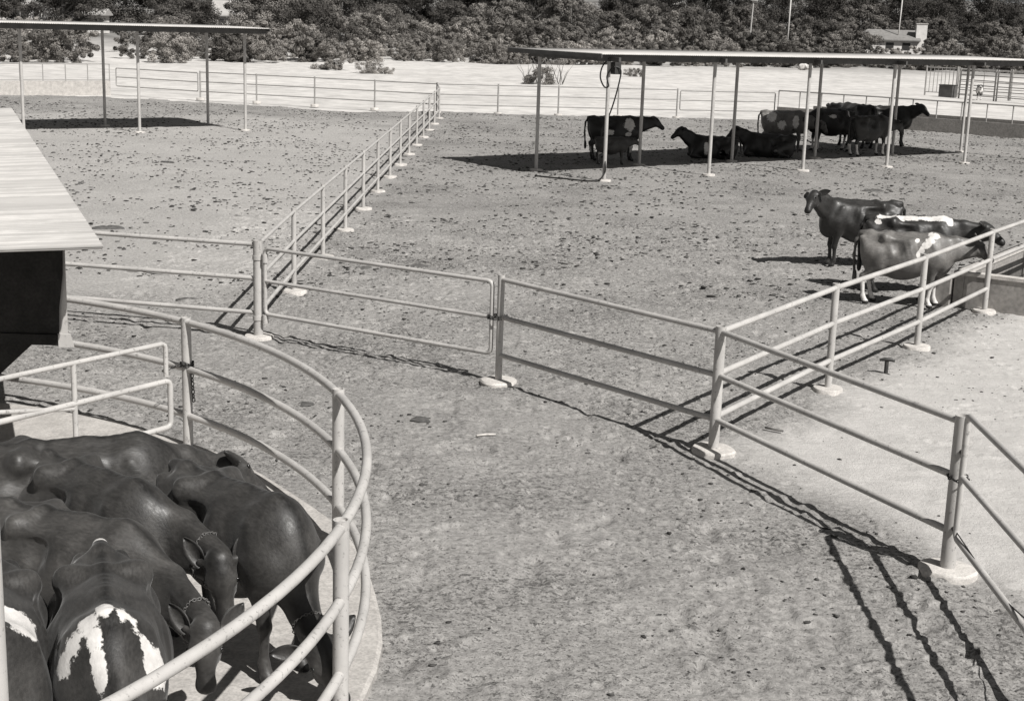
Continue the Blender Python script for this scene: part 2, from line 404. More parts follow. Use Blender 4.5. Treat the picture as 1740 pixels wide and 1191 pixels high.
# ------------------------------------------------------------------ chains
def torus(mb, c, ax, up_, R0, r0, sx=1.5, n=10, k=6):
    ax = Vector(ax).normalized(); u = Vector(up_).normalized(); v = ax.cross(u).normalized(); V = []; F = []
    for i in range(n):
        a = 2*math.pi*i/n; dirv = u*math.cos(a)*sx+v*math.sin(a)
        cc = Vector(c)+dirv*R0
        dn = (u*math.cos(a)+v*math.sin(a)).normalized()
        for j in range(k):
            b_ = 2*math.pi*j/k; V.append(cc+dn*math.cos(b_)*r0+ax*math.sin(b_)*r0)
    for i in range(n):
        for j in range(k):
            F.append((i*k+j, ((i+1) % n)*k+j, ((i+1) % n)*k+(j+1) % k, i*k+(j+1) % k))
    mb.add(V, F)
def chain_along(mb, pts, R0=.014, r0=.0045):
    pts = [Vector(p) for p in pts]; step = R0*2.5; acc = []; 
    for a, b_ in zip(pts[:-1], pts[1:]):
        n = max(1, int((b_-a).length/step))
        for i in range(n): acc.append((a.lerp(b_, (i+.5)/n), (b_-a).normalized()))
    for i, (p, d) in enumerate(acc):
        o = d.orthogonal().normalized(); o2 = d.cross(o)
        torus(mb, p, o if i % 2 else o2, d, R0, r0)
def ring_pt(a, z, r=RR): return (RC[0]+r*math.cos(R(a)), RC[1]+r*math.sin(R(a)), z)
mb = MB(); pw = ring_pt(49.4, .93)
for dz in (0, .03):
    chain_along(mb, [(pw[0]+.062*math.cos(R(k*30)), pw[1]+.062*math.sin(R(k*30)), pw[2]+dz+.01*math.sin(k)) for k in range(13)], .016, .006)
chain_along(mb, [(pw[0]-.06, pw[1]-.05, .95), (pw[0]-.22, pw[1]-.14, .90)], .016, .006)
chain_along(mb, [(pw[0]+.055, pw[1]-.035, .94), (pw[0]+.075, pw[1]-.045, .56)], .016, .006)
o = mb.build('gate_chain', M_DARK); tag(o, 'dark chain wrapped round the curved-pen post with its loose end hanging down', 'chain')
mb = MB()
for dz in (0, .025):
    chain_along(mb, [(B[0]-.035+.12*math.cos(R(k*30)), B[1]+.03+.085*math.sin(R(k*30)), .84+dz) for k in range(13)], .016, .007)
o = mb.build('gate_chain', M_DARK); tag(o, 'dark chain closing the rounded gate on the slim latch post', 'chain')
mb = MB(); chain_along(mb, [(D[0]+.0+.082*math.cos(R(k*30)), D[1]-.03+.115*math.sin(R(k*30)), .86+.012*(k % 2)) for k in range(13)], .016, .006)
o = mb.build('gate_chain', M_DARK); tag(o, 'dark chain round the thick near post and the gate beside it', 'chain')

# ------------------------------------------------------------------ curved pen fence and its gate
ring = thing('curved_pipe_fence', 'thick round-railed pipe fence curving around the crowded cows in the foreground', 'fence')
for a in (49.4, 21.3, -6.5, -34.5, 77.4):
    p = ring_pt(a, 0)
    auto(MB().tube([(p[0], p[1], 0), (p[0], p[1], 1.44)], .052, 16, hollow=True).build('post', M_PIPE, ring))
for z in (.40, .90, 1.39):
    auto(MB().tube([ring_pt(a, z, RR+.0) for a in np.arange(-60, 100, 2.)], .036, 14).build('rail', M_PIPE, ring))
# pen gate leaning against the ring, swung inwards
gp = Vector((-3.42, 14.0, 0)); gq = Vector((-4.77, 12.0, 0)); gd = (gq-gp).normalized()
pg = thing('pen_gate', 'narrow two-tier pipe gate swung open inside the curved pen at left', 'gate')
def gc(s, z): q = gp+gd*s; return (q.x, q.y, z)
lp = [gc(2.6, .88), gc(.06, .88)] + [gc(.06-.06*math.sin(R(k)), .82+.06*math.cos(R(k))) for k in (30, 60, 90)] + [gc(0, .46)] + [gc(.06-.06*math.cos(R(k)), .46-.06*math.sin(R(k))) for k in (30, 60, 90)] + [gc(2.6, .40)]
auto(MB().tube(lp, .029, 12).build('frame', M_PIPE, pg))
auto(MB().tube([gc(2.6, 1.27), gc(.1, 1.27), gc(.06, 1.25), gc(.05, 1.2), gc(.05, .93)], .025, 12).build('top_rail', M_PIPE, pg))
auto(MB().tube([gc(1.18, .41), gc(1.18, 1.26)], .026, 12).build('stile', M_PIPE, pg))
auto(MB().tube([gc(1.18, .83), gc(2.6, 1.07)], .022, 12).build('brace', M_PIPE, pg))
# white post right at the left edge
o = MB().tube([(-1.925, 5.0, -.05), (-1.925, 5.0, 3.3)], .062, 20, hollow=True).build('white_post', M_PIPE); auto(o)
tag(o, 'thick white upright post cut off by the left edge beside the crowded cows', 'post')

# ------------------------------------------------------------------ far fences, walls, gates
def far_fence(label, posts, **k): return fence('pipe_fence', label, posts, mat=M_PIPE_FAR, rr=.028, pr=.04, n=8, pad=True, **k)
pl = lambda a, b_, n: [(a[0]+(b_[0]-a[0])*i/n, a[1]+(b_[1]-a[1])*i/n) for i in range(n+1)]
CORN = (-3.99, 70.15)
far_fence('thin far pipe fence along the sand, left of the long straight fence', pl((-16.4, 74.9), CORN, 4))
far_fence('thin far pipe fence along the sand behind the black-and-white cow', pl(CORN, (7.75, 72.0), 4))
gate('pipe_gate', 'far three-rail gate in front of the sand, seen behind the left shade roof posts', (-21.5, 77.5), (-16.4, 74.9), mat=M_PIPE_FAR, r=.03, off=(.1, .15))
gate('pipe_gate', 'far pipe gate before the sand, just left of the feed bunk wall', (7.75, 72.0), (12.9, 73.2), mat=M_PIPE_FAR, r=.03, off=(.15, .15))
def bunk(name, label, a, b_, n, h, two=False, mat=M_CONC2, hr=1.42):
    t = thing(name, label, 'wall')
    a = Vector((a[0], a[1], 0)); b_ = Vector((b_[0], b_[1], 0)); d = (b_-a).normalized(); nn = Vector((-d.y, d.x, 0)); L = (b_-a).length
    rz = math.atan2(d.y, d.x); mid = (a+b_)/2
    MB().box((mid.x, mid.y, h/2-.1), (L, .18, h+.2), rz).build('wall', mat, t, False)
    if two:
        m2 = a+d*(L/2+.8)+nn*.75
        MB().box((m2.x, m2.y, h/2-.02), (L-1.6, .15, h+.28), rz).build('back_wall', mat, t, False)
        m3 = mid+nn*.37; MB().box((m3.x, m3.y, .06), (L-1.7, .57, .2), rz).build('bunk_floor', mat, t, False)
    for i in range(n+1):
        p = a+d*(L*i/n)
        auto(MB().tube([(p.x, p.y, h-.02), (p.x, p.y, hr)], .028, 8).build('post', M_PIPE_FAR, t))
    auto(MB().tube([(a.x, a.y, hr), (b_.x, b_.y, hr)], .033, 8).build('rail', M_PIPE_FAR, t))
    if not two: auto(MB().tube([(a.x, a.y, h+.06), (b_.x, b_.y, h+.06)], .02, 8).build('rail', M_PIPE_FAR, t))
    return t
bunk('feed_bunk_wall', 'long low concrete feed bunk wall topped with a railing, at right behind the shade roof', (12.9, 73.0), (27.4, 60.3), 16, .62, True)
bunk('low_wall', 'pale low wall topped with a railing at far left beyond the left shade roof', (-34.0, 68.0), (-21.8, 77.6), 13, .62, False, M_CONC, 1.5)

# ------------------------------------------------------------------ shade roofs
def corrugated(mb_origin, dx, dn, L, Wd, slope, amp=.011, pitch=.076, per=6, thick=.012, rise_dir=1):
    n = int(L/pitch*per); s = np.linspace(0, L, n+1); z = amp*np.sin(2*np.pi*s/pitch)
    o = np.array(mb_origin); V = []
    for w_ in (0, Wd/2, Wd):
        for zz in (0, -thick):
            V.append(np.stack([o[0]+dx[0]*s+dn[0]*w_, o[1]+dx[1]*s+dn[1]*w_, o[2]+z+slope*w_+zz], 1))
    V = np.concatenate(V); k = n+1; F = []
    i = np.arange(n)
    def q(r0_, r1_, flip): 
        f = np.stack([r0_*k+i, r0_*k+i+1, r1_*k+i+1, r1_*k+i], 1); return f[:, ::-1] if flip else f
    F = np.concatenate([q(0, 2, 0), q(2, 4, 0), q(1, 3, 1), q(3, 5, 1), q(1, 0, 0), q(4, 5, 0)])
    return V, F
def shade(label, FL, L, z0, front_posts, back_posts):
    t = thing('shade_roof', label, 'shade roof', (0, 0, 0))
    Wd = 4.6; sl_ = .004
    V, F = corrugated((FL[0], FL[1], z0), DG, DN, L, Wd, sl_)
    fast_mesh('roof_sheet', V, F, M_TIN, parent=t)
    ang = math.atan2(DG[1], DG[0])
    def at(s, w_): return FL+DG*s+DN*w_
    for w_ in (.45, 1.1, 1.9, 2.7, 3.5, 4.3):           # purlins along the roof
        p = at(L/2, w_); MB().box((p[0], p[1], z0+sl_*w_-.075), (L-.04, .05, .1), ang).build('purlin', M_STEEL, t, False)
    p = at(L/2, .24); MB().box((p[0], p[1], z0-.125), (L-.1, .06, .17), ang).build('fascia', M_STEEL, t, False)
    for s in (.02, L-.02):
        p = at(s, Wd/2); MB().box((p[0], p[1], z0+sl_*Wd/2-.06), (.03, Wd, .13), ang).build('end_trim', M_STEEL, t, False)
    for p0, p1 in zip(front_posts, back_posts):
        m_ = (np.array(p0)+np.array(p1))/2; Lr = np.hypot(p1[0]-p0[0], p1[1]-p0[1])+.9
        rz = math.atan2(p1[1]-p0[1], p1[0]-p0[0])
        MB().box((m_[0], m_[1], z0-.17+.02), (Lr, .08, .12), rz).build('rafter', M_STEEL, t, False)
    for p in list(front_posts)+list(back_posts):
        post = MB().tube([(p[0], p[1], -.1), (p[0], p[1], z0-.2)], .055, 12).build('post', M_PIPE, t); auto(post)
        if random.random() < .9: auto(pad_mb(p[0], p[1], .2, .05).build('footing', M_PAD, post))
    return t, at
fp = [np.array((2.51, 41.88))+DG*4.17*i+np.array((.0, .0)) for i in range(5)]
fp = [np.array(q) for q in ((2.51, 41.88), (5.88, 44.5), (9.22, 46.85), (12.48, 49.05), (15.82, 51.42), (19.1, 53.9))]
bp = [q+np.array((-1.95, 2.45)) for q in fp]
right, at_r = shade('long corrugated shade roof on white posts at right with cows gathered under it', np.array((2.25, 41.35)), 20.9, 3.62, fp, bp)
lf = [np.array((-10.51, 55.82))-DG*4.22*i for i in range(5)]
lb = [q+np.array((-1.95, 2.4)) for q in lf]
left, at_l = shade('corrugated shade roof on white posts at far left with nothing but shadow beneath', np.array((-9.4, 55.1))-DG*20, 20, 3.86, lf, lb)
# junction box and hoses on the first front post of the right roof
px, py = fp[0]
bx_ = MB().box((px+.2, py+.02, 3.22), (.22, .2, .34), .6); o = bx_.build('junction_box', M_DARK, right, False)
def bez(p, n=24):
    p = [Vector(q) for q in p]; out = []
    for i in range(len(p)-1):
        a = p[max(i-1, 0)]; b_ = p[i]; c = p[i+1]; d = p[min(i+2, len(p)-1)]
        for k in range(8):
            u = k/8; out.append(.5*((2*b_)+(c-a)*u+(2*a-5*b_+4*c-d)*u*u+(3*b_-a-3*c+d)*u**3))
    return out+[p[-1]]
hs = bez([(px-.02, py-.1, 3.5), (px-.2, py-.12, 3.25), (px-.24, py-.12, 2.95), (px-.12, py-.1, 2.7), (px+.0, py-.1, 2.72), (px-.05, py-.1, 3.0), (px+.12, py-.1, 3.25), (px+.33, py-.08, 3.18), (px+.3, py-.06, 2.8), (px+.16, py-.05, 2.2), (px+.02, py+.07, 1.75), (px-.12, py+.12, 1.4), (px-.04, py+.1, .9), (px+.02, py-.09, .45), (px-.02, py-.12, .2), (px-.3, py-.5, .05), (px-1.1, py-.1, .04), (px-2.0, py+.5, .04)])
o = MB().tube(hs, .022, 8).build('hose', M_RUBBER); tag(o, 'black hose looped over the first front post of the right shade roof', 'hose')

# ------------------------------------------------------------------ tin-roofed shed at left
sh = thing('tin_roofed_shed', 'low raised shed with pale stained corrugated roof and dark shaded wall at left edge', 'shed', (0, 0, 0))
cor = np.array((-3.47, 12.0, 2.54)); ev = np.array((-8.41, 21.33, 0)); ev = ev/np.linalg.norm(ev)
Lr = 17.0; pitch = .11; per = 6; n = int(Lr/pitch*per); s = np.linspace(0, Lr, n+1)
ux, uy = ev[0], ev[1]
rows = []
for w_ in np.linspace(0, 9, 4):
    for th in (0, -.012):
        # verge line goes left; rise follows the pixel slope of the verge
        rows.append(np.stack([cor[0]+ux*s-w_, cor[1]+uy*s, cor[2]+.02*np.sin(2*np.pi*s/pitch)-.065*w_+th], 1))
V = np.concatenate(rows); k = n+1; i = np.arange(n); Fq = []
def rq(a, b_): return np.stack([a*k+i, a*k+i+1, b_*k+i+1, b_*k+i], 1)
for j in range(3): Fq += [rq(2*j, 2*j+2)[:, ::-1][:, ::-1], rq(2*j+1, 2*j+3)[:, ::-1]]
Fq += [rq(1, 0), rq(6, 7)]
j2 = np.array([[0, 1, 3, 2], [2, 3, 5, 4], [4, 5, 7, 6]])*k
Fq += [j2]
o = fast_mesh('roof', V, np.concatenate(Fq), M_TIN_NEAR, parent=sh)
# body: wall with its shade painted dark, corner strip left pale as sunlit, and a hopper bottom tapering down to the left
wy = 13.0; xr = -4.11; zb = 1.5
def prism(pts, y0, y1):
    n_ = len(pts); Vv = [(x, y0, z) for x, z in pts]+[(x, y1, z) for x, z in pts]
    Ff = [tuple(range(n_)), tuple(reversed(range(n_, 2*n_)))]+[(i_, i_+n_, (i_+1) % n_+n_, (i_+1) % n_) for i_ in range(n_)]
    return MB().add(Vv, Ff)
sk = ev[0]/ev[1]
def sprism(pts, y0, y1):
    mb_ = prism(pts, y0, y1); mb_.V = [(x+(y-wy)*sk, y, z) for x, y, z in mb_.V]; return mb_
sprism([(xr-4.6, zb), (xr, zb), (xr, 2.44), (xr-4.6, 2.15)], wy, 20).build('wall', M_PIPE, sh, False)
sprism([(xr-4.6, zb+.055), (xr-.085, zb+.055), (xr-.075, zb+.3), (xr-.03, zb+.62), (xr-.02, 2.42), (xr-4.6, 2.14)], wy-.03, wy-.003).build('front_shade_panel', M_SHADE_BOARD, sh, False)  # wall shade painted as a near-black sheet, right edge cut like the shade line
sprism([(xr-4.6, zb-.05), (xr-.1, zb-.05), (xr-.1, zb+.05), (xr-4.6, zb+.05)], wy-.05, wy-.003).build('shade_dark_sill', M_SHADE_BOARD, sh, False)  # ledge darkened to hold the overhang's shade in its colour
sprism([(xr-.098, zb-.06), (xr+.05, zb-.06), (xr+.02, zb+.06), (xr-.098, zb+.06)], wy-.06, wy-.003).build('lit_corner_foot', M_PIPE, sh, False)  # end of the ledge kept pale, painting its sunlit part
sprism([(xr-4.6, 0), (xr-1.85, 0), (xr-.33, zb-.065), (xr-4.6, zb-.065)], wy+.05, wy+.5).build('hopper_bottom', M_SHADE_BOARD, sh, False)

# ------------------------------------------------------------------ trough, hydrant
tr = thing('water_trough', 'concrete water trough with pale rims behind the right fence, with cows drinking', 'trough')
u = np.array((.55, .835)); v_ = np.array((.835, -.55)); O = np.array((7.42, 24.0)); rz = math.atan2(u[1], u[0])
def tb(name, s0, s1, w0, w1, z0, z1, mat):
    c = O+u*(s0+s1)/2+v_*(w0+w1)/2
    return MB().box((c[0], c[1], (z0+z1)/2), (s1-s0, w1-w0, z1-z0), rz).build(name, mat, tr, False)
TL, TW, TH = 4.2, 2.3, .58
tb('wall', 0, TL, 0, .16, -.1, TH-.03, M_CONC2); tb('wall', 0, .16, .165, TW, -.1, TH-.03, M_CONC2)
tb('wall', .165, TL, TW-.16, TW, -.1, TH-.03, M_CONC2); tb('wall', TL-.16, TL, .165, TW-.165, -.1, TH-.03, M_CONC2)
tb('rim', -.02, TL+.02, -.02, .18, TH-.027, TH+.03, M_PAD); tb('rim', -.02, .18, .183, TW+.02, TH-.027, TH+.03, M_PAD)
tb('rim', .183, TL+.02, TW-.18, TW+.02, TH-.027, TH+.03, M_PAD)
tb('floor', .16, TL-.16, .16, TW-.16, -.05, .05, M_CONC2); tb('water', .161, TL-.161, .161, TW-.161, .1, .3, M_WATER)
tb('pier', -.12, .12, -.5, -.03, -.1, .52, M_CONC2)
hy = thing('hydrant', 'small dark T-handled yard hydrant standing beside the right fence', 'hydrant', (5.06, 18.95, 0)); hy.scale = (.8, .8, .85)
auto(MB().tube([(0, 0, -.05), (0, 0, .2)], .035, 12).build('riser', M_DARK, hy)); auto(MB().tube([(-.12, .02, .22), (-.04, .0, .235), (.06, -.01, .235), (.13, -.02, .215)], [.02, .03, .032, .02], 10).build('handle', M_DARK, hy))
o = MB().tube([(2.94, 15.98, .03), (3.12, 15.84, .035)], .014, 8).build('stick', M_BARK); tag(o, 'short dark stick on the swept ground right of the fence corner post', 'stick')
o = MB().tube([(-.36, 15.26, .035), (-.27, 15.33, .03), (-.15, 15.34, .035)], [.012, .013, .008], 8).build('stick', M_PAD); tag(o, 'short pale stick lying on the dirt in front of the latch post', 'stick')
o = MB().tube([(-6.75, 24.8, .04), (-6.1, 24.7, .05)], .022, 8).build('stick', M_PAD); tag(o, 'pale stick lying between the rails left of the heavy hinge post', 'stick')

# ------------------------------------------------------------------ clods, dung
ICO = None
def ico():
    import bmesh
    bm = bmesh.new(); bmesh.ops.create_icosphere(bm, subdivisions=1, radius=1)
    V = np.array([v.co[:] for v in bm.verts]); F = np.array([[v.index for v in f.verts] for f in bm.faces]); bm.free(); return V, F
IV, IF = ico()
def clod_mat():
    m, t, b = newmat('manure_clod', .1, .95, .1); a = attr(t, 'tone'); base(t, b, ramp(t, a, [(0, .03), (.65, .08), (1, .36)])); return m
def clods():
    N1, N2 = 46000, 24000
    x1 = RNG.uniform(-26, 26, N1); y1 = RNG.uniform(24, 71, N1); s1 = RNG.lognormal(math.log(.027), .45, N1)
    x2 = RNG.uniform(-6.5, 9, N2); y2 = 7+RNG.power(1.6, N2)*24; s2 = np.minimum(RNG.lognormal(math.log(.011), .45, N2), .03)
    x = np.r_[x1, x2]; y = np.r_[y1, y2]; sz = np.clip(np.r_[s1, s2], .006, .055)
    dens = fbm(x*.5, y*.5, 1, 3)+fbm(x*2, y*2, 4, 2)*.5
    ok = (RNG.random(len(x)) < np.clip((dens-.52)*3.0+.2, .03, 1)) & (np.hypot(x-RC[0], y-RC[1]) > 7.1) & (RNG.random(len(x)) > clean_mask(x, y)*.82)
    ok &= (y < edge_y(x)-.5) & (np.abs(x) < y*.37+4)
    x, y, sz = x[ok], y[ok], sz[ok]; n = len(x); nv = len(IV)
    a = RNG.uniform(0, 6.28, n); sx = RNG.uniform(.7, 1.6, n); sy = RNG.uniform(.7, 1.2, n); sz_ = RNG.uniform(.16, .42, n)
    J = IV[None]*(1+RNG.uniform(-.4, .35, (n, nv, 1)))
    X = J[:, :, 0]*sx[:, None]*sz[:, None]; Y = J[:, :, 1]*sy[:, None]*sz[:, None]; Z = J[:, :, 2]*(sz_*sz)[:, None]
    ca, sa = np.cos(a)[:, None], np.sin(a)[:, None]
    z0 = rough_h(x, y)
    V = np.stack([X*ca-Y*sa+x[:, None], X*sa+Y*ca+y[:, None], Z+(z0+sz*.25)[:, None]], -1).reshape(-1, 3)
    F = (IF[None]+(np.arange(n)*nv)[:, None, None]).reshape(-1, 3)
    o = fast_mesh('manure_clods', V, F, clod_mat(), True); tag(o, 'scattered dry manure clods and grit over the corral dirt', 'clods', kind='stuff')
    tn = np.repeat(np.clip(RNG.beta(1.2, 2.2, n), 0, 1), nv).astype(np.float32)
    at_ = o.data.attributes.new('tone', 'FLOAT', 'POINT'); at_.data.foreach_set('value', tn)
clods()
def dung(x, y, r, label, seed):
    rg = np.random.default_rng(seed); n = 26; V = []; F = []; rings = [(1, -.01), (.92, .35), (.7, .75), (.4, 1.0)]
    ph = rg.uniform(0, 6.28, 5)
    for q, z in rings:
        for k in range(n):
            a = 2*math.pi*k/n; rr = r*q*(1+.22*math.sin(2*a+ph[0])+.13*math.sin(3*a+ph[1])+.07*math.sin(7*a+ph[2]))
            V.append((rr*math.cos(a)*1.25, rr*math.sin(a)*.85, z*r*.17*(1+.25*math.sin(3*a+ph[3]+q*5))))
    for i_ in range(3):
        for k in range(n): j = (k+1) % n; F.append((i_*n+k, i_*n+j, (i_+1)*n+j, (i_+1)*n+k))
    F.append(tuple(range(3*n, 4*n)))
    o = link_mesh('dung_pat', V, F, M_DUNG); o.location = (x, y, float(rough_h(np.array([x]), np.array([y]))[0])); o.rotation_euler = (0, 0, rg.uniform(-.4, .4))
    tag(o, label, 'dung', 'dung pats lying on the corral dirt')
for i_, (x, y, r, lb_) in enumerate([
    (-6.3, 32.33, .13, 'dark dung pat in the middle of the left pen, left of the long straight fence'),
    (-8.48, 29.78, .26, 'wide dark dung pat beside the tin roof corner'),
    (-1.79, 26.29, .15, 'dark flat dung pat right behind the top rail of the rounded gate'),
    (10.26, 41.5, .26, 'dark dung pat behind the brown cow that looks left'),
    (-5.19, 22.57, .13, 'small dark dung pat between the left fence rails near the heavy hinge post'),
    (-2.75, 25.92, .15, 'dung pat left of the darker one, behind the rounded gate'),
    (-2.41, 16.43, .09, 'dung pat just outside the curved pen rail, above the third cow group'),
    (-1.02, 15.9, .11, 'broken double dung pat between curved pen and latch post'),
    (-10.45, 43.09, .16, 'dung pat in front of the left shade roof')]):
    dung(x, y, r, lb_, 50+i_)

# ------------------------------------------------------------------ cows
def surface_nets(Dg, org, h):
    """vertices and quads of the zero surface of a grid of signed distances"""
    neg = Dg < 0; nx, ny, nz = Dg.shape
    c = np.zeros((nx-1, ny-1, nz-1), int)
    for dx in (0, 1):
        for dy in (0, 1):
            for dz in (0, 1): c += neg[dx:nx-1+dx, dy:ny-1+dy, dz:nz-1+dz]
    act = (c > 0) & (c < 8); I = np.argwhere(act); idx = np.full(act.shape, -1, np.int64); idx[act] = np.arange(len(I))
    acc = np.zeros((len(I), 3)); cnt = np.zeros(len(I))
    i, j, k = I.T
    for ax in range(3):
        o1, o2 = [q for q in range(3) if q != ax]
        for b1 in (0, 1):
            for b2 in (0, 1):
                d0 = np.zeros(3, int); d0[o1] = b1; d0[o2] = b2; d1 = d0.copy(); d1[ax] = 1
                v0 = Dg[i+d0[0], j+d0[1], k+d0[2]]; v1 = Dg[i+d1[0], j+d1[1], k+d1[2]]
                m_ = (v0 < 0) != (v1 < 0); tt = np.where(m_, v0/np.where(m_, v0-v1, 1), 0)
                p = np.tile(d0.astype(float), (len(I), 1)); p[:, ax] += tt
                acc[m_] += p[m_]; cnt[m_] += 1
    V = org+(I+acc/np.maximum(cnt, 1)[:, None])*h
    Q = []
    for ax in range(3):
        o1, o2 = [(1, 2), (2, 0), (0, 1)][ax]
        s0 = [slice(None)]*3; s1 = [slice(None)]*3; s0[ax] = slice(0, -1); s1[ax] = slice(1, None)
        ch = neg[tuple(s0)] != neg[tuple(s1)]; e = np.argwhere(ch)
        ok = (e[:, o1] > 0) & (e[:, o2] > 0) & (e[:, o1] < Dg.shape[o1]-1) & (e[:, o2] < Dg.shape[o2]-1); e = e[ok]
        def cell(a, b_):
            q = e.copy(); q[:, o1] -= a; q[:, o2] -= b_; return idx[q[:, 0], q[:, 1], q[:, 2]]
        f = np.stack([cell(1, 1), cell(0, 1), cell(0, 0), cell(1, 0)], 1)
        fl = neg[tuple(s0)][tuple(e.T)]
        f[~fl] = f[~fl][:, ::-1]; Q.append(f)
    return V, np.concatenate(Q)
class SDF:
    def __init__(s, lo, hi, h):
        s.h = h; s.lo = np.array(lo, float); s.n = np.ceil((np.array(hi)-s.lo)/h).astype(int)+1
        s.ax = [s.lo[q]+np.arange(s.n[q])*h for q in range(3)]; s.D = np.full(s.n, .6, np.float32)
    def sub(s, lo, hi, m):
        sl_ = [];
        for q in range(3):
            a = max(0, int((lo[q]-m-s.lo[q])/s.h)); b_ = min(s.n[q], int((hi[q]+m-s.lo[q])/s.h)+2); sl_.append(slice(a, max(b_, a)))
        X, Y, Z = np.meshgrid(s.ax[0][sl_[0]], s.ax[1][sl_[1]], s.ax[2][sl_[2]], indexing='ij'); return tuple(sl_), np.stack([X, Y, Z], -1)
    def smin(s, sl_, d, k):
        D0 = s.D[sl_]; hh = np.clip(.5+.5*(D0-d)/k, 0, 1); s.D[sl_] = D0*(1-hh)+d*hh-k*hh*(1-hh)
    def smax_neg(s, sl_, d, k):
        D0 = s.D[sl_]; d = -d; hh = np.clip(.5-.5*(D0-d)/k, 0, 1); s.D[sl_] = D0*(1-hh)+d*hh+k*hh*(1-hh)
    def ell_d(s, P, c, r, rot=None):
        q = P-np.array(c)
        if rot is not None: q = q@rot                    # columns of rot = local axes
        k0 = np.linalg.norm(q/np.array(r), axis=-1); k1 = np.linalg.norm(q/np.array(r)**2, axis=-1)
        return k0*(k0-1)/np.maximum(k1, 1e-6)
    def ell(s, c, r, k=.06, rot=None, neg=False):
        m = k+.06; R_ = max(r) if rot is not None else None
        lo = np.array(c)-(R_ or np.array(r)); hi = np.array(c)+(R_ or np.array(r))
        sl_, P = s.sub(lo, hi, m)
        if P.size == 0: return
        (s.smax_neg if neg else s.smin)(sl_, s.ell_d(P, c, r, rot), k)
    def cap(s, a, b_, ra, rb, k=.05):
        a = np.array(a, float); b_ = np.array(b_, float); rm = max(ra, rb)
        sl_, P = s.sub(np.minimum(a, b_)-rm, np.maximum(a, b_)+rm, k+.06)
        if P.size == 0: return
        pa = P-a; ba = b_-a; t_ = np.clip((pa@ba)/max(ba@ba, 1e-9), 0, 1)
        s.smin(sl_, np.linalg.norm(pa-t_[..., None]*ba, axis=-1)-(ra+(rb-ra)*t_), k)
def rotm(x, z):
    x = np.array(x, float); x /= np.linalg.norm(x); z = np.array(z, float); z -= x*(x@z); z /= np.linalg.norm(z); y = np.cross(z, x)
    return np.stack([x, y, z], 1)

def coat_mat(name, v, v2, rough=.43, spec=.42):
    m, t, b = newmat(name, v, rough, spec); ov = objvec(t)
    f = noise(t, 2.6, 5, .62, ov, .4); c = ramp(t, f, [(.30, v), (.5, (v+v2)/2), (.68, v2)])
    # dark line along the spine, as on most of these coats
    sx = N(t, 'ShaderNodeSeparateXYZ'); t.links.new(ov, sx.inputs[0])
    sp_ = mth(t, 'ADD', mth(t, 'ABSOLUTE', sx.outputs[1]), mth(t, 'MULTIPLY', mth(t, 'SUBTRACT', noise(t, 7, 4, .6, ov), .5), .09))
    c = mix(t, mth(t, 'MULTIPLY', rawramp(t, sp_, .05, .0), .7), c, g3(v*.4))
    mp = N(t, 'ShaderNodeMapping'); mp.inputs['Scale'].default_value = (18, 60, 45); t.links.new(ov, mp.inputs[0])
    hair = noise(t, 1, 4, .6, mp.outputs[0]); c = mix(t, .6, c, ramp(t, hair, [(.3, .45), (.7, 1.1)]), 'MULTIPLY')
    dk = attr(t, 'dark'); c = mix(t, dk, c, g3(.012))
    t.links.new(rawramp(t, mth(t, 'ADD', mth(t, 'MULTIPLY', hair, .6), mth(t, 'MULTIPLY', noise(t, 6, 5, .65, ov), .4)), .36, .62, .37, .60), b.inputs['Roughness'])
    pa = attr(t, 'patch'); nz = mth(t, 'MULTIPLY', mth(t, 'SUBTRACT', noise(t, 11, 7, .72, ov), .5), 1.7)
    k = rawramp(t, mth(t, 'ADD', pa, nz), -.05, .07)
    c = mix(t, k, c, ramp(t, noise(t, 14, 3, .5, ov), [(.3, .5), (.7, .68)]))
    base(t, b, c); bump(t, b, mth(t, 'ADD', hair, mth(t, 'MULTIPLY', noise(t, 10, 4, .5, ov), .8)), .30, .006)
    b.inputs['Sheen Weight'].default_value = .12; b.inputs['Sheen Roughness'].default_value = .4
    return m
COAT = dict(brown=coat_mat('brown_coat', .014, .06), dark=coat_mat('dark_brown_coat', .012, .035), red=coat_mat('red_brown_coat', .02, .085),
            black=coat_mat('black_coat', .012, .025), grey=coat_mat('light_brown_coat', .07, .21), calf=coat_mat('calf_coat', .03, .08))
M_EYE, t, b = newmat('cow_eye', .01, .15, .5)
M_CHAIN = speckled('neck_chain_steel', .06, .14, 30, .4, .5, .1, .002)

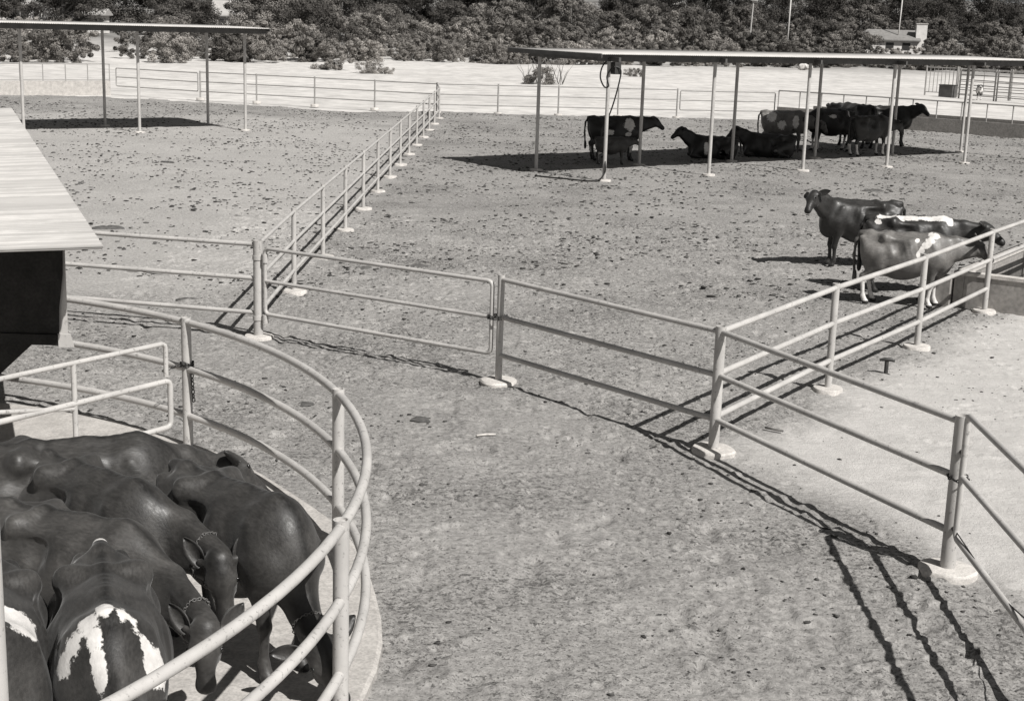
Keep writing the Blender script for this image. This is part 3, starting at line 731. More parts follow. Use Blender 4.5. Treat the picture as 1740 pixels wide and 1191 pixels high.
def cow(name, label, pos, heading, coat, scale=1., poll=None, muz=None, world=True, face=None, earup=.35, h=.02, lying=False, patches=(), white_legs=False,
        group=None, cat='cow', legs=None, chain=False, tail=True, fat=1., udder=True, young=False):
    ca, sa = math.cos(heading), math.sin(heading)
    def toloc(p):
        d = ((p[0]-pos[0])/scale, (p[1]-pos[1])/scale); return np.array((d[0]*ca+d[1]*sa, -d[0]*sa+d[1]*ca, p[2]/scale))
    if poll is None: poll = np.array((1.12, 0, 1.38)); muz = np.array((1.50, 0, 1.06))
    elif world: poll = toloc(poll); muz = toloc(muz)
    else: poll = np.array(poll, float); muz = np.array(muz, float)
    dz = -.60 if lying else 0.
    if lying: poll = poll.copy(); muz = muz.copy()
    lo = np.minimum.reduce([np.array((-1.0, -.5, -.03)), poll-.32, muz-.25]); hi = np.maximum.reduce([np.array((.95, .5, 1.5)), poll+.32, muz+.25])
    lo[2] = -.03
    s_ = SDF(lo, hi, h/scale)
    Z = lambda x, y, z: (x, y, z+dz)
    # trunk
    s_.ell(Z(.06, 0, .93), (.68, .33*fat, .365), .05)
    s_.ell(Z(-.05, 0, .78), (.44, .335*fat, .33), .12)
    s_.ell(Z(.48, 0, .95), (.28, .225, .36), .10)
    s_.ell(Z(.62, 0, .80), (.17, .16, .24), .10)
    s_.cap(Z(-.62, 0, 1.26), Z(.1, 0, 1.25), .035, .035, .10)     # loin and back ridge
    s_.cap(Z(.1, 0, 1.25), Z(.47, 0, 1.29), .035, .03, .10)
    s_.cap(Z(-.62, 0, 1.25), Z(-.78, 0, 1.25), .075, .05, .06)
    for sd in (-1, 1):
        s_.ell(Z(-.50, sd*.125, 1.00), (.28, .155, .27), .09)        # rump
        s_.ell(Z(-.54, sd*.17, .84), (.20, .115, .27), .09)        # thigh
        s_.ell(Z(-.35, sd*.20, 1.195), (.13, .085, .075), .09)   # hook bone
        s_.cap(Z(-.36, sd*.22, 1.23), Z(-.28, 0, 1.25), .05, .05, .07)
        s_.cap(Z(-.76, sd*.12, 1.17), Z(-.70, sd*.12, 1.10), .05, .07, .07)      # pin bone
        s_.ell(Z(.47, sd*.18, .99), (.13, .075, .27), .10, rotm((.95, sd*-.1, .3), (-.3, sd*-.22, .95)))   # shoulder blade
        s_.ell(Z(.60, sd*.17, .86), (.12, .09, .13), .08)
        s_.ell(Z(-.15, sd*.36*fat, 1.20), (.18, .16, .13), .085, neg=True)       # hollow of the flank
        s_.ell(Z(-.57, sd*.31, 1.20), (.13, .12, .12), .10, neg=True)           # thurl hollow
        s_.ell(Z(.24, sd*.40*fat, 1.10), (.11, .13, .24), .10, neg=True)         # behind the shoulder
    for sd in (-1, 1):
        s_.cap(Z(-.34, sd*.215, 1.19), Z(.06, sd*.20, 1.165), .035, .03, .06)      # short-rib shelf
        s_.cap(Z(.42, sd*.215, 1.16), Z(.585, sd*.225, .90), .028, .03, .05)        # spine of the shoulder blade
        s_.cap(Z(-.34, sd*.24, .80), Z(-.12, sd*.26, .70), .05, .03, .08)          # flank fold
        s_.cap(Z(-.38, sd*.225, 1.215), Z(-.36, sd*.245, 1.19), .035, .035, .05)
        s_.ell(Z(-.13, sd*.34*fat, 1.06), (.10, .11, .12), .07, neg=True)
    if udder: s_.ell(Z(-.42, 0, .64), (.21, .17, .15), .06)
    # legs
    if lying:
        for sd in (-1, 1):
            s_.cap((-.5, sd*.2, .36), (-.18, sd*.42, .22), .17, .11, .08); s_.cap((-.18, sd*.42, .2), (-.55, sd*.46, .07), .08, .05, .04); s_.cap((-.55, sd*.46, .07), (-.30, sd*.5, .05), .05, .04, .03)
            s_.cap((.55, sd*.2, .28), (.72, sd*.24, .12), .12, .07, .06); s_.cap((.72, sd*.24, .1), (.48, sd*.3, .06), .06, .045, .04)
    else:
        LG = legs or dict(fl=.0, fr=.0, hl=.0, hr=.0)
        for key, sd in (('fl', 1), ('fr', -1)):
            o = LG[key]
            s_.cap((.50, sd*.175, .88), (.47, sd*.17, .70), .115, .085, .08)
            s_.cap((.47, sd*.17, .70), (.51+o*.5, sd*.155, .42), .078, .050, .05)
            s_.ell((.515+o*.5, sd*.155, .41), (.05, .046, .06), .03)
            s_.cap((.51+o*.5, sd*.155, .40), (.50+o, sd*.155, .14), .040, .034, .03)
            s_.cap((.50+o, sd*.155, .14), (.54+o, sd*.155, .055), .043, .045, .03)
            s_.cap((.535+o, sd*.155, .045), (.565+o, sd*.155, .035), .052, .045, .02)
        for key, sd in (('hl', 1), ('hr', -1)):
            o = LG[key]
            s_.cap((-.48, sd*.17, .90), (-.38+o*.3, sd*.185, .70), .17, .11, .08)
            s_.cap((-.40+o*.3, sd*.18, .70), (-.66+o*.7, sd*.165, .50), .105, .056, .06)
            s_.ell((-.675+o*.7, sd*.165, .50), (.05, .042, .06), .03)
            s_.cap((-.67+o*.7, sd*.165, .48), (-.625+o, sd*.165, .15), .043, .036, .03)
            s_.cap((-.625+o, sd*.165, .15), (-.58+o, sd*.165, .055), .044, .046, .03)
            s_.cap((-.585+o, sd*.165, .045), (-.55+o, sd*.165, .035), .053, .046, .02)
    # neck
    hd = muz-poll; hl = np.linalg.norm(hd); hd = hd/hl; muz = poll+hd*.46
    base_hi = np.array(Z(.48, 0, 1.17)); base_lo = np.array(Z(.58, 0, .93))
    away = base_hi-poll; away /= np.linalg.norm(away)
    side = np.cross(hd, away); 
    if np.linalg.norm(side) < .15: side = np.cross(hd, np.array((0, 0, 1.)))
    side /= np.linalg.norm(side)
    up_h = np.cross(side, hd)                                   # normal of the lower jaw side / forehead
    fore = up_h if up_h@away < 0 else -up_h                     # forehead faces away from the neck
    if face is not None:
        fv = np.array((face[0]*ca+face[1]*sa, -face[0]*sa+face[1]*ca, face[2])); fore = fv-hd*(fv@hd)
    fore = fore/np.linalg.norm(fore)
    side = np.cross(fore, hd)
    thr = poll+hd*.17-fore*.10
    bk = -fore*.13 if face is not None else 0*fore
    mid_h = (base_hi*.45+(poll-fore*.05)*.55)+np.array((0, 0, .03))+bk; mid_l = (base_lo+thr)/2+np.array((0, 0, -.02))+bk*.6
    s_.cap(base_hi, mid_h, .125, .088, .09); s_.cap(mid_h, poll-fore*.05-hd*.01, .088, .078, .05)
    away = mid_h-poll; away = away/np.linalg.norm(away)
    s_.cap(base_lo, mid_l, .15, .10, .09); s_.cap(mid_l, thr, .10, .07, .05)
    s_.cap((base_hi+base_lo)/2, (mid_h+mid_l)/2, .15, .09, .08); s_.cap((mid_h+mid_l)/2, (poll-fore*.06+thr)/2, .09, .075, .06)
    s_.cap(Z(.70, 0, .70), (mid_l+np.array(Z(.70, 0, .70)))/2-np.array((0, 0, .03)), .05, .035, .07)      # dewlap and brisket
    # head
    RH = rotm(hd, fore)
    hp = lambda a, b_, c: poll+hd*a+side*b_+fore*c
    s_.ell(hp(.11, 0, .0), (.17, .105, .105), .04, RH)
    s_.cap(hp(.10, 0, .0), hp(.36, 0, -.005), .088, .062, .05)
    s_.cap(hp(.08, 0, -.075), hp(.36, 0, -.05), .066, .042, .04)
    s_.ell(hp(.42, 0, -.02), (.062, .074, .062), .04, RH)
    s_.ell(hp(.0, 0, .015), (.06, .085, .07), .04, RH)
    for sd in (-1, 1):
        s_.ell(hp(.155, sd*.088, .038), (.042, .028, .032), .03, RH)
        s_.ell(hp(.19, sd*.07, -.07), (.09, .03, .06), .03, RH)
        s_.cap(hp(.03, sd*.085, .0), hp(.02, sd*.14, -.005), .034, .026, .03)
    if tail:
        T0 = [Z(-.78, 0, 1.25), Z(-.86, .0, 1.12), Z(-.875, .01, .85), Z(-.85, .02, .52)]
        if lying: T0 = [Z(-.78, 0, 1.25), Z(-.86, .1, 1.1), Z(-.86, .25, .8)]
        for a_, b_ in zip(T0[:-1], T0[1:]): s_.cap(a_, b_, .032, .026, .03)
        if not lying: s_.ell((-.84, .02, .44), (.045, .045, .13), .03)
    V, F = surface_nets(s_.D, s_.lo, s_.h)
    # smooth a little
    for _ in range(1):
        acc = np.zeros_like(V); cn = np.zeros(len(V))
        for a_ in range(4):
            np.add.at(acc, F[:, a_], V[F[:, (a_+1) % 4]]); np.add.at(cn, F[:, a_], 1)
        V = V*.5+.5*acc/np.maximum(cn, 1)[:, None]
    rib = np.clip(1-np.abs(V[:, 0]-.06)/.30, 0, 1)*np.clip((np.abs(V[:, 1])-.16)/.08, 0, 1)*np.clip(1-np.abs(V[:, 2]-dz-.98)/.26, 0, 1)
    V[:, 1] += np.sign(V[:, 1])*.003*np.sqrt(rib)*np.sin(2*np.pi*(V[:, 0]+.35*(V[:, 2]-dz-1))/.088)
    vert = np.clip(1-np.abs(V[:, 1])/.05, 0, 1)*(V[:, 2] > 1.1+dz)*(np.abs(V[:, 0]) < .6)
    V[:, 2] += .0025*vert*np.sin(2*np.pi*V[:, 0]/.075)
    nb = len(V); mi = np.zeros(len(F), int)
    Vx = [V]; Fx = [F]; Mx = [mi]; n_ = nb
    dark = np.zeros(nb)
    dm = (V-hp(.42, 0, -.02))@hd; dark = np.clip((dm+.05)/.05, 0, 1)*.7*(np.linalg.norm(V-muz, axis=1) < .16)
    dark = np.maximum(dark, .65*np.clip(1.6-np.linalg.norm(V-hp(.02, 0, .06), axis=1)/.055, 0, 1))
    dark = np.maximum(dark, np.clip((.075-V[:, 2])/.02, 0, 1)*(0 if lying else .7))
    D_all = [dark]
    # ears
    for sd in (-1, 1):
        e0 = hp(.025, sd*.125, -.005); ed = side*sd*(1.05-earup*.55)-hd*earup-fore*.16; ed /= np.linalg.norm(ed)
        nf = fore*.85+hd*.35; nf -= ed*(nf@ed); nf /= np.linalg.norm(nf); wv = np.cross(ed, nf)
        nu, nv2 = 9, 7; pts = np.zeros((2, nu, nv2, 3))
        for a_ in range(nu):
            u_ = a_/(nu-1); wd = .062*math.sin(math.pi*min(.10+u_*.92, 1.))**.75+.004
            for b_ in range(nv2):
                q = (b_/(nv2-1)-.5)*2
                c = e0+ed*(.235*u_-.02)+wv*wd*q+nf*(.045*abs(q)**1.7*(1-u_*.7)-.02)
                pts[0, a_, b_] = c+nf*.007; pts[1, a_, b_] = c-nf*.007*(1-u_*.3)
        ii = np.arange(2*nu*nv2).reshape(2, nu, nv2); f = []
        for a_ in range(nu-1):
            for b_ in range(nv2-1):
                f.append((ii[0, a_, b_], ii[0, a_+1, b_], ii[0, a_+1, b_+1], ii[0, a_, b_+1])); f.append((ii[1, a_, b_+1], ii[1, a_+1, b_+1], ii[1, a_+1, b_], ii[1, a_, b_]))
            f.append((ii[0, a_, 0], ii[1, a_, 0], ii[1, a_+1, 0], ii[0, a_+1, 0])); f.append((ii[0, a_+1, -1], ii[1, a_+1, -1], ii[1, a_, -1], ii[0, a_, -1]))
        for b_ in range(nv2-1): f.append((ii[0, -1, b_], ii[1, -1, b_], ii[1, -1, b_+1], ii[0, -1, b_+1]))
        dk = np.zeros((2, nu, nv2)); dk[:, :, 0] = .5; dk[:, :, -1] = .5; dk[:, -2:, :] = .5
        Vx.append(pts.reshape(-1, 3)); Fx.append(np.array(f)+n_); Mx.append(np.zeros(len(f), int)); n_ += 2*nu*nv2; D_all.append(dk.ravel())
        ep = hp(.155, sd*.108, .042)                      # eyes
        ev_ = ep+IV*np.array(.02); Vx.append(ev_); tri = np.concatenate([IF, IF[:, 2:3]], 1)
        # triangles written as degenerate quads are avoided: use 4-gons from a small cube-sphere instead
        Vx.pop(); cs = np.array([(a1, b1, c1) for a1 in (-1, 1) for b1 in (-1, 1) for c1 in (-1, 1)])/math.sqrt(3)*.022
        Vx.append(ep+cs); Fx.append(np.array([(0, 1, 3, 2), (4, 6, 7, 5), (0, 4, 5, 1), (2, 3, 7, 6), (0, 2, 6, 4), (1, 5, 7, 3)])+n_); Mx.append(np.ones(6, int)); n_ += 8; D_all.append(np.zeros(8))
    V = np.concatenate(Vx); F = np.concatenate(Fx); mi = np.concatenate(Mx)
    pat = np.full(len(V), -1.)
    for (cx, cy, cz, *r) in patches:
        r = np.array(r if len(r) == 3 else r*3); pat = np.maximum(pat, np.clip(1-np.linalg.norm((V-np.array((cx, cy, cz+dz)))/r, axis=1), -1, 1))
    if white_legs and not lying: pat = np.maximum(pat, np.clip((.40-V[:, 2])/.2, -1, 1))
    pat = np.where(np.concatenate(D_all) > .3, -1, pat)
    t = fast_mesh(name, V*scale, F, [COAT[coat], M_EYE], True, mi)
    for nm, arr in (('patch', pat), ('dark', np.concatenate(D_all))):
        a_ = t.data.attributes.new(nm, 'FLOAT', 'POINT'); a_.data.foreach_set('value', arr.astype(np.float32))
    t.location = (pos[0], pos[1], pos[2] if len(pos) > 2 else 0); t.rotation_euler = (0, 0, heading)
    tag(t, label, cat, group)
    if chain:
        cc = poll-fore*.04+away*.17; ax_ = (away+np.array((0, 0, .01))); ax_ /= np.linalg.norm(ax_)
        a1 = np.cross(ax_, np.array((0, 1., .1))); a1 /= np.linalg.norm(a1); a2 = np.cross(ax_, a1)
        mb = MB(); ring_ = []
        for k in range(33):
            th = 2*math.pi*k/32; dv = a1*math.cos(th)+a2*math.sin(th)
            # march out to the skin
            rr = .06
            while rr < .26:
                q = cc+dv*rr; ix = np.round((q-s_.lo)/s_.h).astype(int)
                if (ix < 0).any() or (ix >= s_.n).any() or s_.D[tuple(ix)] > .004: break
                rr += .006
            ring_.append(cc+dv*rr)
        chain_along(mb, [Vector(q*scale) for q in ring_], .009, .003)
        c_o = mb.build('neck_chain', M_CHAIN, t)
    return t

PENZ = .075
H0 = .017
G1 = 'cows crowded in the curved pen'
def pc(label, pos, heading, coat, scale, poll, muz, **k):
    poll = (poll[0], poll[1], poll[2]-PENZ); muz = (muz[0], muz[1], muz[2]-PENZ)
    return cow('cow', label, (pos[0], pos[1], PENZ), R(heading), coat, scale, poll, muz, h=H0, group=G1, **k)
pc('dark brown cow farthest back in the curved pen with one tiny white fleck', (-3.25, 10.25), 16, 'brown', 1.0, (-2.24, 10.85, 1.06), (-1.93, 11.0, .74), earup=.8, patches=[(.02, -.30, 1.12, .03, .09, .055)])
pc('brown cow second from the back, its face hanging down between two upright ears', (-2.91, 9.73), -39, 'brown', .96, (-1.90, 9.0, .98), (-1.84, 8.94, .52), earup=.95, face=(.12, -1, .2), chain=True)
pc('brown cow mid pen, its lowered head half behind the top curved rail', (-2.86, 9.02), -24, 'red', .90, (-1.82, 8.2, .85), (-1.81, 8.12, .40), earup=.8, face=(.1, -1, .2), chain=True)
pc('brown cow seen from behind with a white arrow-shaped patch across its shoulders', (-2.26, 7.63), -72, 'brown', .97, (-1.75, 6.35, .75), (-1.6, 6.1, .3), patches=[(.44, -.02, 1.3, .10, .05, .12), (.50, -.09, 1.22, .09, .07, .12), (.52, -.16, 1.13, .09, .08, .11), (.54, -.22, 1.04, .09, .06, .11), (.60, -.07, 1.2, .10, .045, .10), (.70, -.07, 1.14, .10, .045, .08), (.80, -.06, 1.08, .10, .04, .07), (.47, .07, 1.26, .09, .045, .09), (.51, .12, 1.19, .08, .045, .09), (.55, .17, 1.11, .08, .05, .10), (.60, .22, 1.02, .12, .10, .13), (-.80, .0, 1.28, .07, .05, .1)], fat=1.08)
pc('brown cow cut off by the left edge with a white shoulder patch', (-2.84, 7.42), -70, 'brown', .97, (-2.55, 6.2, .8), (-2.4, 6.0, .35), patches=[(.30, .1, 1.2, .17, .2, .2)])
pc('brown cow at right in the curved pen, bent down to the concrete', (-1.87, 9.49), -43, 'brown', .97, (-1.21, 8.74, .52), (-1.02, 8.62, .12), face=(.5, -1, .2), chain=True)

G2 = 'cows standing at the water trough'
cow('cow', 'dark brown cow looking left behind the other two at the trough', (6.68, 27.9), R(184), 'dark', 1.0, (5.68, 27.5, 1.44), (5.44, 27.15, 1.04), h=.022, group=G2, patches=[(-.62, -.1, 1.3, .06)], white_legs=False)
cow('cow', 'light brown cow nearest the right fence with a jagged white mark over its shoulder', (6.55, 24.0), R(-15), 'grey', .95, (7.65, 23.85, 1.12), (7.95, 23.6, .80), h=.022, group=G2, white_legs=True, patches=[(.46, -.08, 1.27, .10, .12, .07), (.40, -.17, 1.19, .09, .1, .07), (.34, -.23, 1.12, .09, .1, .06), (.27, -.28, 1.05, .05, .1, .07), (.22, -.3, .98, .035, .1, .06), (.18, -.2, 1.2, .04, .1, .04)], legs=dict(fl=.05, fr=-.06, hl=.08, hr=-.04), fat=1.05)
cow('cow', 'dark cow with a white stripe along its back at the water trough', (6.98, 25.2), R(-8), 'dark', 1.04, (8.12, 25.0, 1.25), (8.55, 24.8, .93), h=.022, group=G2, patches=[(-.5, -.05, 1.27, .16, .10, .05), (-.3, -.06, 1.25, .16, .12, .06), (-.05, -.05, 1.27, .22, .10, .05), (.2, -.04, 1.27, .22, .10, .05), (.42, -.05, 1.29, .16, .12, .07), (.55, -.08, 1.24, .08, .1, .12), (-.6, -.12, 1.2, .06, .1, .05)])
G3 = 'cows sheltering under the right shade roof'
fr = dict(h=.03, group=G3)
cow('cow', 'big black-and-white cow standing in profile at the left end of the right shade', (3.15, 48.35), R(8), 'black', 1.12, (1.16, 0, 1.26), (1.50, -.05, .98), False, patches=[(.42, -.28, 1.12, .17, .16, .22), (-.2, -.32, .85, .16, .1, .08), (.45, -.2, .45, .09, .1, .25), (.38, -.3, .8, .1, .1, .06), (-.62, .18, .4, .06, .08, .2)], **fr)
cow('calf', 'low dark calf with a pale spine standing in front of the big black-and-white cow', (3.0, 46.9), R(6), 'calf', .68, (1.05, 0, 1.22), (1.4, 0, .95), False, cat='calf', udder=False, patches=[(-.55, -.17, .5, .10, .08, .4)], young=True, **fr)
cow('cow', 'black cow lying down facing left beside the second front post of the right shade', (6.75, 50.3), R(187), 'black', 1.08, (1.05, 0, .92), (1.42, .03, .62), False, lying=True, patches=[(.30, .30, .95, .08, .14, .22), (-.5, .25, .9, .1)], **fr)
cow('cow', 'dark cow lying down in front of the grey patched cow', (8.9, 51.5), R(172), 'black', 1.15, (1.02, .1, .85), (1.32, .15, .55), False, lying=True, **fr)
cow('cow', 'grey patched cow with lowered head standing behind the lying dark cow', (9.95, 54.7), R(-6), 'grey', 1.12, (1.2, 0, 1.0), (1.45, 0, .6), False, patches=[(-.45, -.25, 1.1, .16, .15, .2), (.35, -.3, 1.0, .1, .1, .25), (-.1, -.3, .85, .15, .1, .15)], **fr)
cow('cow', 'black cow with a faint pale shoulder streak, third from the right under the shade', (11.75, 55.0), R(200), 'black', 1.2, (1.1, 0, 1.0), (1.4, 0, .65), False, patches=[(-.5, .2, 1.15, .03, .1, .12), (.1, .3, 1.1, .16, .1, .06)], white_legs=True, **fr)
cow('cow', 'black cow with high hips behind the streaked one under the shade', (13.2, 57.2), R(115), 'black', 1.28, (1.2, 0, 1.2), (1.5, 0, .85), False, **fr)
cow('cow', 'dark brown cow with white lower legs seen half from behind under the shade', (12.8, 53.2), R(30), 'dark', 1.12, (1.2, 0, 1.1), (1.5, 0, .7), False, white_legs=True, **fr)
cow('cow', 'black cow at the right end of the group looking right from under the shade', (14.75, 58.5), R(-22), 'black', 1.2, (1.05, -.1, 1.36), (1.38, -.28, 1.08), False, **fr)
cow('calf', 'small black-and-white calf by the corral panels at far right', (31.8, 101.5), R(250), 'black', .75, (.95, .1, 1.35), (1.3, .15, 1.15), False, h=.03, cat='calf', udder=False, patches=[(.6, 0, .9, .25, .3, .3), (.2, .25, .9, .3, .2, .4), (.9, 0, 1.15, .2), (1.2, .1, 1.25, .1)], white_legs=True)

# ------------------------------------------------------------------ corral panels at far right
def panel(label, a, b_, rails, verts, h=2.1, name='corral_panel'):
    t = thing(name, label, 'corral panel', group='corral panels on the sand at far right'); a = Vector((*a, 0)); b_ = Vector((*b_, 0))
    for s in (0, 1): auto(MB().tube([(a.lerp(b_, s).x, a.lerp(b_, s).y, -.25), (a.lerp(b_, s).x, a.lerp(b_, s).y, h)], .06, 8).build('post', M_PIPE_FAR, t))
    for k in range(rails):
        z = .25+(h-.35)*k/max(rails-1, 1); auto(MB().tube([(a.x, a.y, z), (b_.x, b_.y, z)], .03, 8).build('rail', M_PIPE_FAR, t))
    for k in range(verts):
        q = a.lerp(b_, (k+1)/(verts+1)); auto(MB().tube([(q.x, q.y, .25), (q.x, q.y, h-.1)], .028, 8).build('bar', M_PIPE_FAR, t))
panel('corral panel of close upright bars behind the dark tank', (29.4, 106.5), (31.2, 105.0), 2, 7)
panel('corral panel with six level rails beside the dark tank', (30.9, 103.2), (32.6, 100.8), 6, 0)
panel('corral panel with level rails behind the small calf', (32.7, 100.6), (34.4, 98.2), 6, 0)
panel('corral gate panel of upright bars right of the calf', (34.5, 98.1), (35.5, 96.5), 3, 4)
panel('narrow upright-bar corral panel next to the right picture edge', (35.6, 96.3), (36.6, 94.9), 3, 4)
panel('last corral panel cut by the right picture edge, with wide-spaced rails', (36.7, 94.8), (39.5, 91.0), 6, 1)
panel('back corral panel seen through the rails behind the dark tank', (31.3, 105.0), (34.2, 102.6), 5, 1)
panel('back corral panel seen through the upright bars at far right', (34.3, 102.5), (38.6, 98.9), 5, 3)
tt = thing('tank', 'squat dark steel tank standing at the near corner of the corral panels', 'tank', (30.3, 103.9, 0))
MB().box((0, 0, .36), (1.0, .8, .95), -.7).build('body', M_STEEL, tt, False); MB().box((0, 0, .86), (1.06, .86, .05), -.7).build('rim', M_DARK, tt, False)
rk = thing('rock_pile', 'small pile of pale rubble at the edge of the scrub behind the shade roof', 'rubble', (31.7, 162.5, 0))
for k in range(6):
    V = IV*np.array([random.uniform(.3, .6), random.uniform(.3, .5), random.uniform(.25, .45)])*(1+RNG.uniform(-.2, .2, (len(IV), 1)))+np.array([random.uniform(-1.1, 1.1), random.uniform(-.5, .5), .25])
    link_mesh('rock', V, [tuple(f) for f in IF], M_ROCK if k != 2 else M_STEEL, rk, False)

# ------------------------------------------------------------------ scrub, trees
def leaf_mat(name, lo, hi):
    m, t, b = newmat(name, hi, .9, .0); a = attr(t, 'tone'); oi = N(t, 'ShaderNodeObjectInfo').outputs['Random']; c = mix(t, 1.0, ramp(t, a, [(0, lo), (1, hi)]), ramp(t, oi, [(0, .5), (.5, .85), (1, 1.25)]), 'MULTIPLY'); base(t, b, c); return m
M_SCRUB = leaf_mat('scrub_leaves', .08, .28); M_SCRUB_PALE = leaf_mat('pale_scrub_leaves', .15, .40); M_TREE = leaf_mat('dark_tree_leaves', .035, .13); M_TREE_MID = leaf_mat('tree_leaves', .07, .24)
def crown_mesh(name, Wd, Ht, nblob, per, leaf, mat, seed, low=0.02, spiky=0., rm=1.):
    rg = np.random.default_rng(seed); C_ = []; 
    for _ in range(nblob):
        a = rg.uniform(0, 6.28); q = rg.random()**.5; zz = rg.uniform(low, 1)
        env = math.sqrt(max(.02, 1-((zz-.42)/.62)**2)) if not spiky else (1-zz*.85)
        C_.append((math.cos(a)*q*env*Wd/2, math.sin(a)*q*env*Wd/2, zz*Ht, rg.uniform(.07, .2)*min(Wd, Ht)*rm))
    C_ = np.array(C_); n = nblob*per
    ci = np.repeat(np.arange(nblob), per); d = rg.normal(size=(n, 3)); d /= np.linalg.norm(d, axis=1)[:, None]
    rr = C_[ci, 3]*rg.random(n)**.45
    P = C_[ci, :3]+d*rr[:, None]*np.array((1, 1, .8)); P[:, 2] = np.clip(P[:, 2], .03, None)
    nrm = d*1.0+rg.normal(size=(n, 3))*.42; nrm /= np.linalg.norm(nrm, axis=1)[:, None]
    u_ = np.cross(nrm, rg.normal(size=(n, 3))); u_ /= np.linalg.norm(u_, axis=1)[:, None]; v2 = np.cross(nrm, u_)
    sx = leaf*rg.uniform(.6, 1.5, n)[:, None]; sy = leaf*rg.uniform(.16, .45, n)[:, None]
    V = np.stack([P-u_*sx, P+v2*sy, P+u_*sx, P-v2*sy], 1).reshape(-1, 3); F = np.arange(4*n).reshape(n, 4)
    o = fast_mesh(name, V, F, mat, False)
    tone = np.clip(np.repeat(rg.uniform(.1, .9, nblob)[ci]*.6+rg.random(n)*.4, 4), 0, 1)
    a = o.data.attributes.new('tone', 'FLOAT', 'POINT'); a.data.foreach_set('value', tone.astype(np.float32)); return o
protos = dict(scrub=[], pale=[], tree=[], mid=[], low=[])
for k in range(5): protos['scrub'].append(crown_mesh('shrub', 5.2, 3.0, 44, 230, .12, M_SCRUB, 100+k))
for k in range(4): protos['pale'].append(crown_mesh('shrub', 4.6, 2.7, 40, 220, .11, M_SCRUB_PALE, 140+k))
for k in range(3): protos['low'].append(crown_mesh('shrub', 3.0, 1.1, 30, 150, .07, M_SCRUB_PALE, 160+k, rm=2.0))
for k in range(4): protos['mid'].append(crown_mesh('crown', 7.5, 5.6, 60, 260, .15, M_TREE_MID, 180+k, .12))
for k in range(4): protos['tree'].append(crown_mesh('crown', 9.0, 8.5, 70, 300, .17, M_TREE, 200+k, .15))
trunks = {}
def trunk_mesh(h, r, seed):
    rg = random.Random(seed); mb = MB(); mb.tube([(0, 0, -.3), (.1, 0, h*.3), (0, .1, h*.6), (.15, 0, h*.9)], [r, r*.8, r*.55, r*.2], 8)
    for k in range(4):
        a = rg.uniform(0, 6.28); z = h*rg.uniform(.25, .5); mb.tube([(0, 0, z), (math.cos(a)*h*.18, math.sin(a)*h*.18, z+h*.16), (math.cos(a)*h*.3, math.sin(a)*h*.3, z+h*.34)], [r*.45, r*.3, r*.1], 6)
    return mb.build('trunk', M_BARK)
trunks['mid'] = trunk_mesh(5, .18, 1); trunks['tree'] = trunk_mesh(8, .28, 2)
used_p = set()
def gz(x, y): return float(np.clip(hill(np.array([x]), np.array([y])), 0, 40)[0])-.12
def place(kind, x, y, sc, label, cat, group=None, zs=1.):
    src = random.choice(protos[kind]); rz = random.uniform(0, 6.28); s3 = (sc*random.uniform(.85, 1.2), sc*random.uniform(.85, 1.2), sc*zs)
    if kind in ('mid', 'tree'):
        t = thing('tree', label, cat, (x, y, gz(x, y)), rz, group); t.scale = s3
        for q in (src, trunks[kind]):
            c = q.copy(); COL.objects.link(c); c.parent = t; c.location = (0, 0, 0)
        return t
    c = src.copy(); COL.objects.link(c); c.location = (x, y, gz(x, y)); c.rotation_euler = (0, 0, rz); c.scale = s3
    return tag(c, label, cat, group)
def front_y(x): return np.interp(x, [-60, -40, -21, -11, 1, 21, 43, 60, 90], [108, 118, 137, 147, 151, 168, 177, 180, 182])
ZONES = [(-90, -27, 'behind the left shade roof'), (-27, -4, 'left of the long straight fence'), (-4, 22, 'above the long straight fence'),
         (22, 44, 'near the lamp pole'), (44, 120, 'around the chimneyed house')]
def zone(x, y):
    xs = x*150/y
    for a, b_, n_ in ZONES:
        if a <= xs < b_: return n_
    return ZONES[-1][2]
HOUSES = [(52.6, 214), (-40, 205), (-69, 205), (-55, 190)]
def clear(x, y, kind):
    if abs(x-52.6*y/214) < 5 and 190 < y < 217: return False
    if kind in ('mid', 'tree') and any(abs(x-hx*y/hy) < (5.5 if i_ == 0 else 3.2) and hy-(22 if i_ == 0 else 58) < y < hy+3 for i_, (hx, hy) in enumerate(HOUSES)): return False
    if abs(x+44.4*y/155) < 1.7 and 118 < y < 186: return False     # gap with the track at left
    return True
rows = [(0, 'scrub', 3.4, .8, .25), (3, 'pale', 3.9, .85, .3), (9, 'scrub', 4.6, 1.0, .3), (17, 'pale', 5.4, 1.15, .3), (26, 'scrub', 6.2, 1.25, .25), (36, 'mid', 7.6, .85, .25), (48, 'mid', 8.2, 1.0, .2), (62, 'tree', 9.5, .9, .2), (80, 'tree', 11, 1.05, .2), (105, 'tree', 13, 1.2, .2)]
